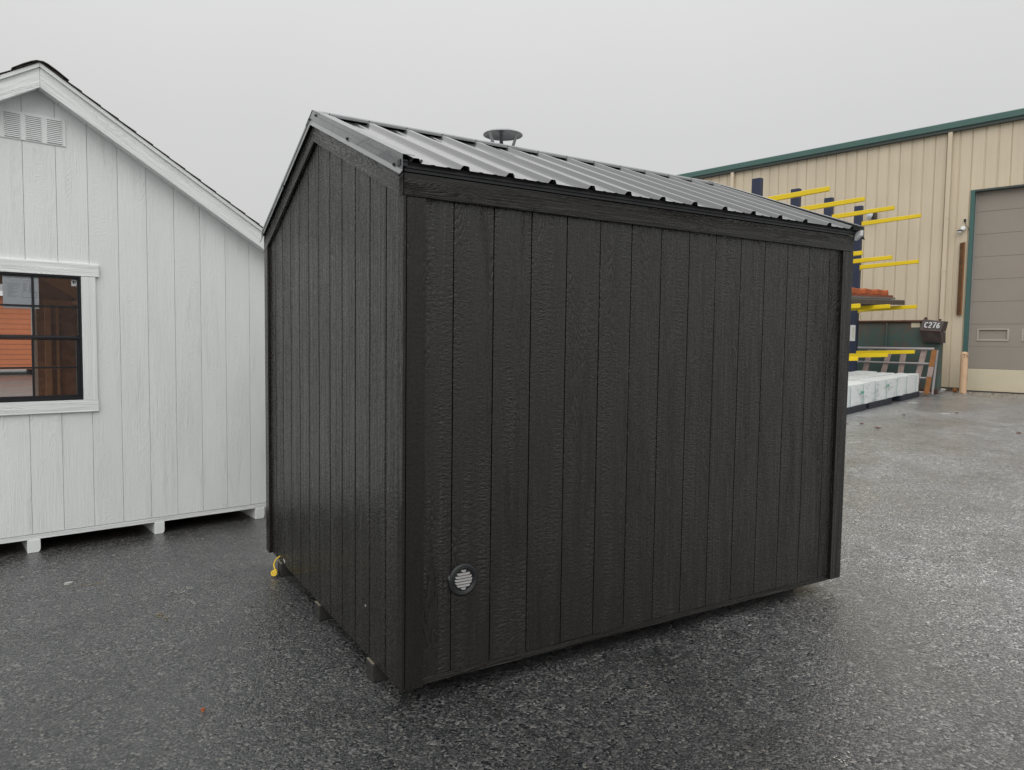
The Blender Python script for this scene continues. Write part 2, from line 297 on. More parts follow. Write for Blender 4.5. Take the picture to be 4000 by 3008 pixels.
# ------------------------------------------------------------------ mesh helpers
class MB:
    def __init__(s): s.v = []; s.f = []; s.sm = False
    def add(s, vs, fs, mat=None):
        k = len(s.v)
        s.v += [tuple(mat @ Vector(q)) if mat else tuple(q) for q in vs]
        s.f += [tuple(i+k for i in f) for f in fs]; return s
    def box(s, x0, x1, y0, y1, z0, z1, mat=None):
        return s.add([(x0, y0, z0), (x1, y0, z0), (x1, y1, z0), (x0, y1, z0), (x0, y0, z1), (x1, y0, z1), (x1, y1, z1), (x0, y1, z1)],
                     [(0, 3, 2, 1), (4, 5, 6, 7), (0, 1, 5, 4), (1, 2, 6, 5), (2, 3, 7, 6), (3, 0, 4, 7)], mat)
    def prism(s, pts, d, mat=None):          # closed polygon (3D pts, coplanar) extruded by vector d
        n = len(pts); d = Vector(d); a = [Vector(p) for p in pts]
        vs = [tuple(p) for p in a]+[tuple(p+d) for p in a]
        fs = [tuple(range(n)), tuple(range(2*n-1, n-1, -1))]+[(i, n+i, n+(i+1) % n, (i+1) % n) for i in range(n)]
        return s.add(vs, fs, mat)
    def sheet(s, prof, d, mat=None):         # open profile swept by vector d
        n = len(prof); d = Vector(d)
        vs = [tuple(Vector(p)) for p in prof]+[tuple(Vector(p)+d) for p in prof]
        return s.add(vs, [(i, i+1, n+i+1, n+i) for i in range(n-1)], mat)
    def tube(s, pts, r, n=8, r2=None, caps=True):
        pts = [Vector(p) for p in pts]; rings = []
        for i, p in enumerate(pts):
            t = (pts[min(i+1, len(pts)-1)]-pts[max(i-1, 0)]).normalized()
            a = Vector((0, 0, 1)) if abs(t.z) < .9 else Vector((1, 0, 0))
            u = t.cross(a).normalized(); w = t.cross(u)
            rr = r if r2 is None else r+(r2-r)*i/(len(pts)-1)
            rings.append([tuple(p+u*rr*math.cos(2*math.pi*j/n)+w*rr*math.sin(2*math.pi*j/n)) for j in range(n)])
        vs = [q for rg in rings for q in rg]; fs = []
        for i in range(len(pts)-1):
            for j in range(n): fs.append((i*n+j, i*n+(j+1) % n, (i+1)*n+(j+1) % n, (i+1)*n+j))
        if caps: fs += [tuple(range(n-1, -1, -1)), tuple(range((len(pts)-1)*n, len(pts)*n))]
        return s.add(vs, fs)
    def lathe(s, prof, n=32, mat=None):      # (r, z) profile about z
        vs = []; fs = []
        for r, z in prof:
            for j in range(n): vs.append((r*math.cos(2*math.pi*j/n), r*math.sin(2*math.pi*j/n), z))
        for i in range(len(prof)-1):
            for j in range(n): fs.append((i*n+j, i*n+(j+1) % n, (i+1)*n+(j+1) % n, (i+1)*n+j))
        return s.add(vs, fs, mat)
    def mesh(s, name, mat, bevel=0, smooth=False, fix=True):
        me = bpy.data.meshes.new(name); me.from_pydata(s.v, [], s.f)
        if bevel or fix:
            bm = bmesh.new(); bm.from_mesh(me)
            if fix: bmesh.ops.recalc_face_normals(bm, faces=bm.faces)
            if bevel: bmesh.ops.bevel(bm, geom=list(bm.edges), offset=bevel, segments=1, affect='EDGES', clamp_overlap=True)
            bm.to_mesh(me); bm.free()
        if smooth:
            for p in me.polygons: p.use_smooth = True
            try: me.set_sharp_from_angle(angle=R(40))
            except Exception: pass
        if mat is not None: me.materials.append(M[mat] if isinstance(mat, str) else mat)
        return me
    def build(s, name, mat, parent=None, bevel=0, smooth=False, fix=True, mw=None):
        o = bpy.data.objects.new(name, s.mesh(name, mat, bevel, smooth, fix)); COL.objects.link(o)
        if parent: o.parent = parent
        if mw is not None: o.matrix_local = mw
        return o
def inst(name, me, parent, mw):
    o = bpy.data.objects.new(name, me); COL.objects.link(o); o.parent = parent; o.matrix_local = mw; return o
def tag(o, label, cat, group=None):
    o['label'] = label; o['category'] = cat
    if group: o['group'] = group
    return o
def thing(name, label, cat, loc=(0, 0, 0), rz=0, group=None):
    o = bpy.data.objects.new(name, None); COL.objects.link(o); o.location = loc; o.rotation_euler = (0, 0, rz)
    o.empty_display_size = .2
    return tag(o, label, cat, group)
def T(x, y, z): return Matrix.Translation((x, y, z))

# ------------------------------------------------------------------ ground
GZ = -.089
def gz(x): return GZ+.375*min(max((x-4)/16.2, 0), 1)
xs = [-400, -60, -20, -8, -4, -2, 0, 2, 4, 8, 12, 16, 20.2, 24, 40, 90, 500]; ys = [-400, -60, -20, -6, -2, 2, 6, 10, 16, 24, 60, 400]
gm = MB()
gm.add([(x, y, gz(x)) for y in ys for x in xs], [(j*len(xs)+i, j*len(xs)+i+1, (j+1)*len(xs)+i+1, (j+1)*len(xs)+i) for j in range(len(ys)-1) for i in range(len(xs)-1)])
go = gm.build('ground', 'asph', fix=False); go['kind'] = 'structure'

# ================================================================== DARK SHED
SH = thing('garden_shed', 'black wooden shed with vertical siding and charcoal metal roof, mid-yard', 'shed', (0, 0, 0))
XL, YW, RY = 3.095, 2.44, 1.22          # length, width, ridge y
SLP = .402
def zr(y): return 2.118+.0+SLP*(y+.02 if y <= RY else (2*RY-y)+.02)+.012   # underside of the rake boards
# backing behind the joints
MB().box(.016, XL-.004, .0125, .02, 0.004, 2.24).build('wall_backing', 'dark', SH)
MB().prism([(.0125, .02, .004), (.0125, YW-.02, .004), (.0125, YW-.02, 2.2), (.0125, RY, 2.72), (.0125, .02, 2.2)], (.006, 0, 0)).build('gable_backing', 'dark', SH)
gap = .0030
# long wall boards
xe = [.0155]+[.2452+.2032*k for k in range(14)]+[XL-.003]
for i in range(len(xe)-1):
    a = xe[i]+(gap if i else 0); b = xe[i+1]-(gap if i < len(xe)-2 else 0)
    MB().box(a, b, 0, .0115, .036, 2.235).build('siding_board', 'blk', SH, bevel=.0012)
MB().box(.0155, XL-.003, .003, .0115, 0, .0335).build('base_board', 'blkx', SH, bevel=.0015)
# long wall trims
MB().box(.0165, .1015, -.0195, -.001, 0.002, 2.131).build('corner_trim', 'blkz', SH, bevel=.0015)
MB().box(2.991, XL, -.0195, -.001, 0.010, 2.131).build('corner_trim', 'blkz', SH, bevel=.0015)
MB().box(.0005, XL, -.0205, -.001, 2.133, 2.2295).build('frieze_board', 'blkx', SH, bevel=.002)
# gable boards (face at x=0)
ye = [.028]+[.1756+.2032*k for k in range(11)]+[YW-.002]
def zbt(y): return zr(y)+.06
for i in range(len(ye)-1):
    a = ye[i]+gap*2.2; b = ye[i+1]-gap*2.2
    pts = [(0, a, .003), (0, b, .003), (0, b, zbt(b))]+([(0, RY, zbt(RY))] if a < RY < b else [])+[(0, a, zbt(a))]
    MB().prism(pts, (.0115, 0, 0)).build('siding_board', 'blk', SH, bevel=.0012)
MB().prism([(-.0015, -.0205, 0), (-.0015, .0285, 0), (-.0015, .0285, zbt(.0285)), (-.0015, -.0205, 2.13), ], (.0135, 0, 0)).build('corner_strip', 'blkz', SH, bevel=.0015)
MB().box(-.0205, -.001, 2.349, YW, 0, zr(2.349)-.002).build('corner_trim', 'blkz', SH, bevel=.0015)
# rake boards : own frames so the grain follows the slope
ang = math.atan(SLP)
def rake(sign, x0, th, zoff, h, name, mat, ext0=0, ext1=0, bevel=.002):
    """board on the gable following the slope; sign +1 = near slope, -1 = far slope. local x runs up the slope"""
    y0 = -.022 if sign > 0 else YW+.002
    zb = 2.13
    ln = (RY-(-.022))/math.cos(ang)
    ex = Vector((0, sign*math.cos(ang), math.sin(ang))); ez = Vector((0, -sign*math.sin(ang), math.cos(ang)))
    ey = ez.cross(ex)
    mw = Matrix((ex, ey, ez)).transposed().to_4x4(); mw.translation = Vector((0, y0, zb))
    inv = mw.inverted()
    def P(y, z): return inv @ Vector((x0, y, z))
    yA = y0-sign*ext0; yB = RY
    def zl(y): return zb+SLP*abs(y-y0)*(1 if (y-y0)*sign >= 0 else -1)
    pts = [P(yA, zl(yA)+zoff), P(yB, zl(yB)+zoff), P(yB, zl(yB)+zoff+h), P(yA, zl(yA)+zoff+h)]
    d = (inv.to_3x3() @ Vector((th, 0, 0)))
    return MB().prism(pts, d).build(name, mat, SH, bevel=bevel, mw=mw)
rake(1, -.0215, .020, 0, .150, 'rake_board', 'blkx'); rake(-1, -.0215, .020, 0, .150, 'rake_board', 'blkx')
# plain far sides
MB().box(XL, XL+.012, 0, YW, 0, 2.2).build('back_gable_panel', 'blk', SH)
MB().prism([(XL, 0, 2.2), (XL, YW, 2.2), (XL, RY, 2.70)], (.012, 0, 0)).build('back_gable_panel', 'blk', SH)
MB().box(0.013, XL, YW-.012, YW, 0, 2.22).build('back_wall_panel', 'blk', SH)
MB().box(.02, XL-.01, .02, YW-.02, -.0, .03).build('floor_deck', 'skid', SH)
# eave drip edge with two small steps, dark shade gap behind it
for yy, ex0 in ((-1, 0),):
    MB().sheet([(0.0, -.020, 2.2305), (0.0, -.0265, 2.2315), (0, -.0265, 2.2375), (0, -.0225, 2.2385), (0, -.0225, 2.2445), (0, -.030, 2.246), (0, -.030, 2.268), (0, .02, 2.268)], (XL, 0, 0)).build('drip_edge', 'drip', SH, fix=False)
MB().box(0.0, XL, YW+.0, YW+.03, 2.2, 2.268).build('drip_edge', 'drip', SH)
# roof panels -------------------------------------------------------
RZ = 2.264; RSL = .404; RA = math.atan(RSL); YE = -.055
def roof_m(sign):
    y0 = YE if sign > 0 else 2*RY-YE
    ey = Vector((0, sign*math.cos(RA), math.sin(RA))); ez = Vector((0, -sign*math.sin(RA), math.cos(RA))); ex = ey.cross(ez)
    mw = Matrix((ex, ey, ez)).transposed().to_4x4(); mw.translation = Vector((0 if sign > 0 else 0, y0, RZ)); return mw
RLEN = (RY-YE)/math.cos(RA)
def rib_profile(k0, k1, xa, xb):
    pr = [(xa, 0, 0)]
    for k in range(k0, k1+1):
        c = .268+.2286*k
        for dx, z in ((-.024, 0), (-.0125, .0165), (-.009, .0185), (.009, .0185), (.0125, .0165), (.024, 0)): pr.append((c+dx, 0, z))
        for m_ in (.078, .150):
            for dx, z in ((-.012, 0), (-.006, .0022), (.006, .0022), (.012, 0)):
                if c+m_+dx < xb-.002: pr.append((c+m_+dx, 0, z))
    pr.append((xb, 0, 0)); return [q for q in pr if xa <= q[0] <= xb]
screw = MB(); screw.lathe([(0.0001, .0012), (.0075, .0012), (.0075, 0)], 10); screw.lathe([(.0001, .0062), (.0042, .0062), (.0044, .0012)], 6)
screw_me = screw.mesh('screw', 'screw')
for sign in (1, -1):
    RM = roof_m(sign); sx_ = 1 if sign > 0 else -1
    segs = [(-1, 2, -.028), (3, 6, None), (7, 10, None), (11, 12, None)]
    x_prev = -.028
    for i, (k0, k1, _) in enumerate(segs):
        xb = .268+.2286*k1+.027 if i < 3 else XL+.030
        pr = rib_profile(k0, k1, x_prev if i == 0 else .268+.2286*k0-.10, xb) if i == 0 else [(x_prev, 0, 0)]+[q for q in rib_profile(k0, k1, x_prev, xb)[1:]]
        lift = .0006*(i % 2)
        vs_ = [(sx_*x, y, z+lift) for x, y, z in pr]
        md = MB(); md.sheet(vs_, (0, RLEN-.055, 0)); md.sheet([(a, b, c-.0015) for a, b, c in vs_], (0, RLEN-.055, 0))
        md.build('roof_panel', 'roofm', SH, fix=False, mw=RM)
        x_prev = xb
    MB().box(min(0, sx_*XL), max(0, sx_*XL), .02, RLEN-.01, -.02, -.004).build('roof_deck', 'dark', SH, mw=RM)
    for row, yy in enumerate((.075, .56, 1.02)):
        for k in range(-1, 13):
            x = .268+.2286*k+(.055 if row != 1 else .045)+random.uniform(-.004, .004)
            if x > XL: continue
            inst('screw', screw_me, SH, RM @ T(sx_*x, yy+random.uniform(-.004, .004), .001) @ Matrix.Rotation(random.random(), 4, 'Z'))
# ridge cap
cap = MB(); zc = RZ+RSL*(RY-YE)
def capz(d): return zc+.019-RSL*d
prof = [(.128, -.004), (.125, .004), (.120, 0), (.086, .0), (.083, .0045), (.079, 0), (.012, 0), (0, .003)]
pl = [(0, RY-d, capz(d)+z) for d, z in prof]+[(0, RY+d, capz(d)+z) for d, z in reversed(prof[:-1])]
cap.sheet([(-.028, b, c) for a, b, c in pl], (XL+.045, 0, 0)); cap.sheet([(-.028, b, c-.0015) for a, b, c in pl], (XL+.045, 0, 0))
RC = cap.build('ridge_cap', 'flash', SH, fix=False)
for k in range(-1, 13):
    for sign in (1, -1):
        x = .268+.2286*k
        inst('screw', screw_me, RC, T(x, RY-sign*.102, capz(.102)+.001) @ Matrix.Rotation(sign*RA, 4, 'X'))
# rake flashing : face, kicked lip and roof return
def flashing(xf, sx_, sign, name='rake_flashing'):
    ys_, ye_ = (-.066, RY) if sign > 0 else (2*RY+.060, RY)
    def zt(y): return RZ+.021+RSL*(abs(y-(YE if sign > 0 else 2*RY-YE)))
    def ring(y, end=False):
        t = zt(y)
        return [(xf-sx_*-.055, y, t+.001), (xf-sx_*.0, y, t+.001), (xf-sx_*.001, y, t-.064), (xf-sx_*.013, y, t-.082), (xf-sx_*.012, y, t-.083), (xf+sx_*.001, y, t-.066), (xf+sx_*.0012, y, t-.001), (xf+sx_*.055, y, t-.0015)]
    a = ring(ys_); b = ring(ye_); n = len(a)
    m_ = MB(); m_.add(a+b, [(i, i+1, n+i+1, n+i) for i in range(n-1)]+[(0, n, 2*n-1, n-1), tuple(range(n)), tuple(range(2*n-1, n-1, -1))])
    return m_.build(name, 'flash', SH)
FN = flashing(-.0255, 1, 1); FF = flashing(-.0255, 1, -1); flashing(XL+.030, -1, 1); flashing(XL+.030, -1, -1)
hex_me = MB().lathe([(.0001, .0065), (.0048, .0065), (.0052, .002), (.0085, .0018), (.0085, 0)], 8).mesh('screw', 'screw')
rotX = Matrix.Rotation(R(-90), 4, 'Y')
for y in (.02, .62, 1.15):
    zf = RZ+.021+RSL*(y-YE)-.064
    inst('screw', hex_me, FN, T(-.028, y, zf+(.045 if y > 1 else .012)) @ rotX)
for y in (1.27, 1.85, 2.43):
    zf = RZ+.021+RSL*(2*RY-YE-y)-.064
    inst('screw', hex_me, FF, T(-.028, y, zf+(.045 if y < 1.4 else .012)) @ rotX)
MB().prism([(XL+.001, -.062, 2.232), (XL+.001, -.022, 2.205), (XL+.001, -.022, 2.255), (XL+.001, -.064, 2.266)], (.026, 0, 0)).build('flashing_end', 'plast', SH)
# corner closure at near eave: dark end of flashing box
MB().box(-.030, .004, -.05, -.022, 2.246, 2.272).build('flashing_end_closure', 'drip', SH)
# chimney rain cap
rvx, rvy = 1.371, 1.50
rv = MB(); rv.lathe([(.082, -.16), (.082, .0), (.078, .012), (.074, .012), (.074, -.16)], 32)
RV = rv.build('flue_pipe', 'galv', SH, smooth=True, mw=T(rvx, rvy, 2.845))
MB().lathe([(.001, .026), (.06, .021), (.11, .011), (.132, .002), (.1365, -.003), (.1365, -.0065), (.131, -.003), (.11, .006), (.06, .016), (.001, .02)], 48).build('rain_cap', 'galv', RV, smooth=True, mw=T(0, 0, .108))
for a in (R(296), R(190), R(65)):
    ca, sa = math.cos(a), math.sin(a)
    p = [(.080, -.02), (.083, .02), (.118, .106)]
    m_ = MB()
    wv = [.024, .017, .011]
    vs_ = []
    for (r_, z_), w_ in zip(p, wv):
        for s_ in (-1, 1): vs_.append((r_*ca-s_*w_*sa, r_*sa+s_*w_*ca, z_))
    vs2 = [(x*1.02, y*1.02, z) for x, y, z in vs_]
    m_.add(vs_+vs2, [(0, 1, 3, 2), (2, 3, 5, 4), (6, 8, 9, 7), (8, 10, 11, 9), (0, 2, 8, 6), (2, 4, 10, 8), (1, 7, 9, 3), (3, 9, 11, 5), (0, 6, 7, 1), (4, 5, 11, 10)])
    m_.build('cap_strut', 'galv', RV)
MB().lathe([(.15, -.17), (.10, -.11), (.084, -.09)], 32).build('pipe_boot', 'flash', RV, smooth=True)
# round wall vent
VC = T(.303, -.001, .448) @ Matrix.Rotation(R(90), 4, 'X')
V = MB().lathe([(.0745, 0), (.0745, .006), (.070, .0115), (.0635, .013), (.060, .0105), (.057, .012), (.053, .0095), (.051, .004), (.0001, .004)], 56).build('wall_vent', 'vblk', SH, smooth=True, mw=VC)
for i in range(7):
    yc = .0405-.0135*i; half = math.sqrt(max(.047**2-(abs(yc)+.0045)**2, .0002))
    h0, h1 = yc-.0046, yc+.0046
    n_ = 5; pts = [(-half+.004, h1, .0068), (half-.002, h1, .0068), (half-.001, h1-.003, .0082), (half-.006, h0, .0102), (-half+.010, h0, .0102), (-half+.002, h1-.004, .0085)]
    MB().prism(pts, (0, 0, -.0035)).build('vent_slat', 'vslat', V)
for a in (R(185), R(5)):
    inst('screw', hex_me, V, T(.066*math.cos(a), .066*math.sin(a), .010) @ Matrix.Scale(.6, 4))
MB().box(-.076, -.071, .012, .03, 0, .012).build('vent_clip', 'flash', V)
# skids under the shed
for y0, w_ in ((.301, .089), (1.165, .089), (2.053, .089)):
    k = MB().box(-.013, XL-.02, y0, y0+w_, GZ, -.001).build('skid', 'skid', SH, bevel=.004)
    MB().box(-.0128, -.0005, y0+.003, y0+w_-.003, -.0005, .0012).build('cut_skid_top', 'lum', k)
MB().box(-.001, 0, 2.012, 2.022, .030, .046).build('staple_tag', 'plast', SH)
MB().box(-.001, 0, 1.995, 2.006, .020, .040).build('staple_tag', 'plast', SH)
MB().box(-.001, 0, .43, .438, .235, .243).build('staple_tag', 'plast', SH)

# yellow power cord with connector hanging out from under the shed
EC = thing('extension_cord', 'yellow power cord with round plug, dangling from under the left end of the black shed', 'cord', (-.03, 2.10, GZ))
pts = []
for i in range(15):
    t = i/14
    pts.append((.05-.085*math.sin(t*1.9)+.02*t, .035+.02*math.sin(t*3)-.085*t, .125-.085*t**1.4))
MB().tube(pts, .0045, 8).build('cord', 'yel', EC, smooth=True)
d_ = Vector((-1.1906, -2.8483, 1.5)); pl_dir = Vector((-.45, -.85, .25)).normalized()
pc = Vector((-.024, -.035, .030))
q = pl_dir.to_track_quat('Z', 'Y').to_matrix().to_4x4(); q.translation = pc
PLG = MB().lathe([(.001, -.062), (.008, -.062), (.010, -.045), (.015, -.034), (.016, -.012), (.0205, -.009), (.0215, .006), (.020, .010), (.001, .010)], 24).build('plug_body', 'yel', EC, smooth=True, mw=q)
for a, b, w_, h_ in ((-.008, .002, .0022, .011), (.008, .002, .0022, .011), (0, -.010, .006, .004)):
    MB().box(a-w_/2, a+w_/2, b-h_/2, b+h_/2, .0095, .0108).build('plug_slot', 'brass', PLG)
MB().box(-.006, .006, .018, .026, -.055, -.03).build('plug_clamp', 'yel', PLG, bevel=.002)

# ================================================================== WHITE SHED
WO = (-1.504, 3.486, GZ); WR = R(8.68)
WS = thing('storage_shed', 'white painted shed with black grid window and shingled gable roof, left of the black shed', 'shed', WO, WR)
RS = .137; WL, WRt = -1.70, 1.974; DEP = 10.2; SL2 = .621; OV = .13
def zw(s): return 3.395-SL2*abs(s-RS)      # underside line of roof at fascia
wz0 = .104
sb = [WL+.0]+[.035+.2032*k for k in range(-8, 10)]+[WRt]
sb = sorted(set(round(x, 4) for x in sb if WL <= x <= WRt))
WX0, WX1, WZ0, WZ1 = -.23, .38, 1.132, 2.066
for i in range(len(sb)-1):
    a, b = sb[i]+(.0013 if i else 0), sb[i+1]-.0013
    def top(s): return zw(s)+.01
    def piece(a, b, z0, z1=None):
        if z1 is None:
            pts = [(a, 0, z0), (b, 0, z0), (b, 0, top(b))]+([(RS, 0, top(RS))] if a < RS < b else [])+[(a, 0, top(a))]
        else: pts = [(a, 0, z0), (b, 0, z0), (b, 0, z1), (a, 0, z1)]
        MB().prism(pts, (0, .0115, 0)).build('siding_board', 'wht', WS, bevel=.0012)
    if b <= WX0 or a >= WX1+.001: piece(a, b, wz0+.036)
    else:
        piece(a, b, wz0+.036, 1.06); piece(a, b, 2.14)
        if a < WX0-.01: piece(a, WX0, 1.064, 2.136)
        if b > WX1+.01: piece(WX1, b, 1.064, 2.136)
# backing with window hole (plywood)
bk = MB(); y0, y1 = .0125, .02
bk.box(WL, WX0, y0, y1, wz0, 2.2); bk.box(WX1, WRt, y0, y1, wz0, 2.2); bk.box(WX0, WX1, y0, y1, wz0, WZ0); bk.box(WX0, WX1, y0, y1, WZ1, 2.2)
bk.prism([(WL, y0, 2.2), (WRt, y0, 2.2), (WRt, y0, 2.24), (RS, y0, zw(RS)-.01), (WL, y0, 2.24)], (0, y1-y0, 0))
bk.build('wall_sheathing', 'whts', WS)
MB().box(WL, WRt, .002, .0115, wz0-.004, wz0+.032).build('base_board', 'whtx', WS, bevel=.0015)
# other outside walls
MB().box(WRt-.012, WRt, .0125, DEP, wz0, 2.355).build('side_wall_panel', 'wht', WS)
MB().box(WL, WL+.012, .0125, 1.2, wz0, 2.355).build('side_wall_panel', 'wht', WS)
MB().box(WL, WL+.012, 8.2, DEP, wz0, 2.355).build('side_wall_panel', 'wht', WS)
MB().box(WL, WL+.012, 1.202, 8.198, 2.16, 2.355).build('side_wall_panel', 'wht', WS)  # unseen gap below this panel, added to let sky light into the interior
MB().box(WL+.03, WRt-.03, .06, DEP-.03, wz0+.004, wz0+.02).build('floor_deck', 'osb', WS)
# window trim
for nm, a in (('window_head_trim', (-.355, .502, WZ1+.002, 2.163)), ('window_sill_trim', (-.345, .4825, 1.038, WZ0-.002))):
    MB().box(a[0], a[1], -.0205, -.0005, a[2], a[3]).build(nm, 'whtx', WS, bevel=.0018)
MB().box(.382, .478, -.0185, -.0005, WZ0-.001, WZ1+.001).build('window_side_trim', 'whtz', WS, bevel=.0018)
MB().box(-.328, -.232, -.0185, -.0005, WZ0-.001, WZ1+.001).build('window_side_trim', 'whtz', WS, bevel=.0018)
# window
WIN = MB().build('window', 'wframe', WS)
wf = MB()
wf.box(WX0, WX0+.012, -.012, .05, WZ0, WZ1); wf.box(WX1-.012, WX1, -.012, .05, WZ0, WZ1)
wf.box(WX0+.012, WX1-.012, -.012, .05, WZ1-.012, WZ1); wf.box(WX0+.012, WX1-.012, -.014, .05, WZ0, WZ0+.018)
wf.build('window_frame', 'wframe', WIN, bevel=.001)
MZ = 1.606
us = MB(); a0, a1 = WX0+.0125, WX1-.0125
us.box(a0, a0+.010, -.003, .016, MZ+.013, WZ1-.0125); us.box(a1-.010, a1, -.003, .016, MZ+.013, WZ1-.0125)
us.box(a0+.010, a1-.010, -.003, .016, WZ1-.024, WZ1-.0125)
us.build('upper_sash', 'wframe', WIN, bevel=.001)
MB().prism([(a0, -.008, MZ-.012), (a0, -.008, MZ+.002), (a0, .006, MZ+.0125), (a0, .02, MZ+.0125), (a0, .02, MZ-.012)], (a1-a0, 0, 0)).build('meeting_rail', 'wframe', WIN, bevel=.001)
ls = MB(); ls.box(a0, a0+.024, .004, .03, WZ0+.0185, MZ-.013); ls.box(a1-.024, a1, .004, .03, WZ0+.0185, MZ-.013)
ls.box(a0+.024, a1-.024, .004, .03, WZ0+.0185, WZ0+.038); ls.box(a0+.024, a1-.024, .004, .03, MZ-.022, MZ-.013); ls.build('lower_sash', 'wframe', WIN, bevel=.001)
mt = MB(); mt.box(.068, .083, .002, .0125, MZ+.0135, WZ1-.0245); mt.box(a0+.0105, .0675, .003, .0125, 1.827, 1.840); mt.box(.0835, a1-.0105, .003, .0125, 1.827, 1.840)
mt.build('muntin_grid', 'wframe', WIN, bevel=.001)
mt = MB(); mt.box(.060, .075, .010, .0225, WZ0+.0385, MZ-.0225); mt.box(a0+.0245, .0595, .011, .0225, 1.372, 1.385); mt.box(.0755, a1-.0245, .011, .0225, 1.372, 1.385)
mt.build('muntin_grid', 'wframe', WIN, bevel=.001)
MB().add([(a0+.005, .014, MZ+.012), (a1-.005, .014, MZ+.012), (a1-.005, .014, WZ1-.02), (a0+.005, .014, WZ1-.02)], [(0, 1, 2, 3)]).build('upper_glass', 'glass', WIN, fix=False)
MB().add([(a0+.02, .024, WZ0+.03), (a1-.02, .024, WZ0+.03), (a1-.02, .024, MZ-.012), (a0+.02, .024, MZ-.012)], [(0, 1, 2, 3)]).build('lower_glass', 'glass', WIN, fix=False)
# paper sheet taped inside the glass
PP = MB().box(-.104, .1145, .0165, .0170, 1.812, 2.050).build('notice_sheet', 'paper')
PP.matrix_world = T(*WO) @ Matrix.Rotation(WR, 4, 'Z'); tag(PP, 'white printed sheet taped behind the black window grid', 'paper')
ink = MB(); yk = .0163
for i in range(14):
    z = 1.995-.0076*i-.004; L_ = [.080, .082, .045, .072, .038, .060, .036, .044, .068, .054, .028, .040, .078, .050][i]
    x = -.088+(.0 if i < 1 else .012)
    while L_ > 0:
        w_ = min(L_, random.uniform(.006, .016)); ink.box(x, x+w_-.002, yk-.0001, yk, z, z+.0018); x += w_; L_ -= w_
for i in range(8):
    z = 1.992-.0072*i
    ink.box(.02, .02+random.uniform(.006, .026), yk-.0001, yk, z, z+.0017); ink.box(.055, .055+random.uniform(.008, .024), yk-.0001, yk, z-.006, z-.0043)
for x, z, w_ in ((-.08, 2.030, .03), (-.03, 2.034, .02), (.0, 2.028, .012), (.02, 2.012, .04), (-.075, 2.019, .014), (-.058, 2.012, .02)): ink.box(x, x+w_, yk-.0001, yk, z, z+.0014)
ink.build('printed_lines', 'ink', PP)
bx = MB(); b0, b1, c0, c1, w_ = .012, .100, 1.892, 1.934, .0014
bx.box(b0, b0+.02, yk-.0001, yk, c1-w_, c1); bx.box(b0+.028, b0+.055, yk-.0001, yk, c1-w_, c1); bx.box(b0+.064, b1, yk-.0001, yk, c1-w_, c1)
bx.box(b0, b1, yk-.0001, yk, c0, c0+w_); bx.box(b0, b0+.001, yk-.0001, yk, c0+w_, c1-w_); bx.box(b1-w_, b1, yk-.0001, yk, c0+w_, c1-w_); bx.build('printed_box', 'inkd', PP)
# keystone sticker
STK = MB().box(.322, .357, .0128, .0136, 1.992, 2.042).build('window_sticker', 'plast', WIN)
kk = MB(); kx, kz = .3395, 2.020
kk.prism([(kx-.0085, .0122, kz+.012), (kx+.0085, .0122, kz+.012), (kx+.0085, .0122, kz+.008), (kx+.0125, .0122, kz+.008), (kx+.0085, .0122, kz-.012), (kx-.006, .0122, kz-.012), (kx-.0125, .0122, kz+.008), (kx-.0085, .0122, kz+.008)], (0, .0004, 0))
kk.build('keystone_emblem', 'inkd', STK)
nk = MB(); nk.prism([(kx-.003, .0119, kz-.011), (kx+.001, .0119, kz+.004), (kx+.006, .0119, kz+.006), (kx+.0035, .0119, kz-.010), (kx+.0015, .0119, kz-.010), (kx+.0035, .0119, kz+.003), (kx+.0015, .0119, kz+.003), (kx-.001, .0119, kz-.011)], (0, .0002, 0)); nk.build('emblem_letter', 'plast', STK)
sc_ = MB(); sp = [(kx-.0135+.0009*i, .0121, 1.9985+.0016*math.sin(i*1.3)+(.002 if i in (1, 2, 9) else 0)) for i in range(31)]
sc_.tube(sp, .0004, 4); sc_.build('sticker_script', 'inkd', STK)
bd = MB()
for a in ((.3235, .3555, 1.9935, 1.9942), (.3235, .3555, 2.0398, 2.0405), (.3235, .3240, 1.9943, 2.0397), (.3550, .3555, 1.9943, 2.0397)): bd.box(a[0], a[1], .0123, .0127, a[2], a[3])
bd.build('sticker_border', 'ink', STK)
# gable vent: plate and three louvred panels
MB().box(-.098, .306, -.006, -.0005, 3.016, 3.216).build('gable_vent_plate', 'whts', WS, bevel=.001)
GV = MB().box(-.097, .305, -.0075, -.0062, 3.017, 3.215).build('gable_vent', 'whts', WS, bevel=.0006)
for a, b in ((-.069, .026), (.058, .153), (.188, .281)):
    lv = MB(); n_ = 13; z0, z1 = 3.028, 3.205
    st_ = (z1-z0)/n_
    for i in range(n_):
        z = z0+st_*i
        lv.prism([(a, -.0078, z+.0012), (a, -.0165, z+.0028), (a, -.0078, z+st_)], (b-a, 0, 0))
    lv.build('louver_panel', 'whts', GV)
    dk = MB()
    for i in range(n_): dk.box(a+.001, b-.001, -.0095, -.0079, z0+st_*i+.0002, z0+st_*i+.0013)
    dk.build('louver_slots', 'dark', GV)
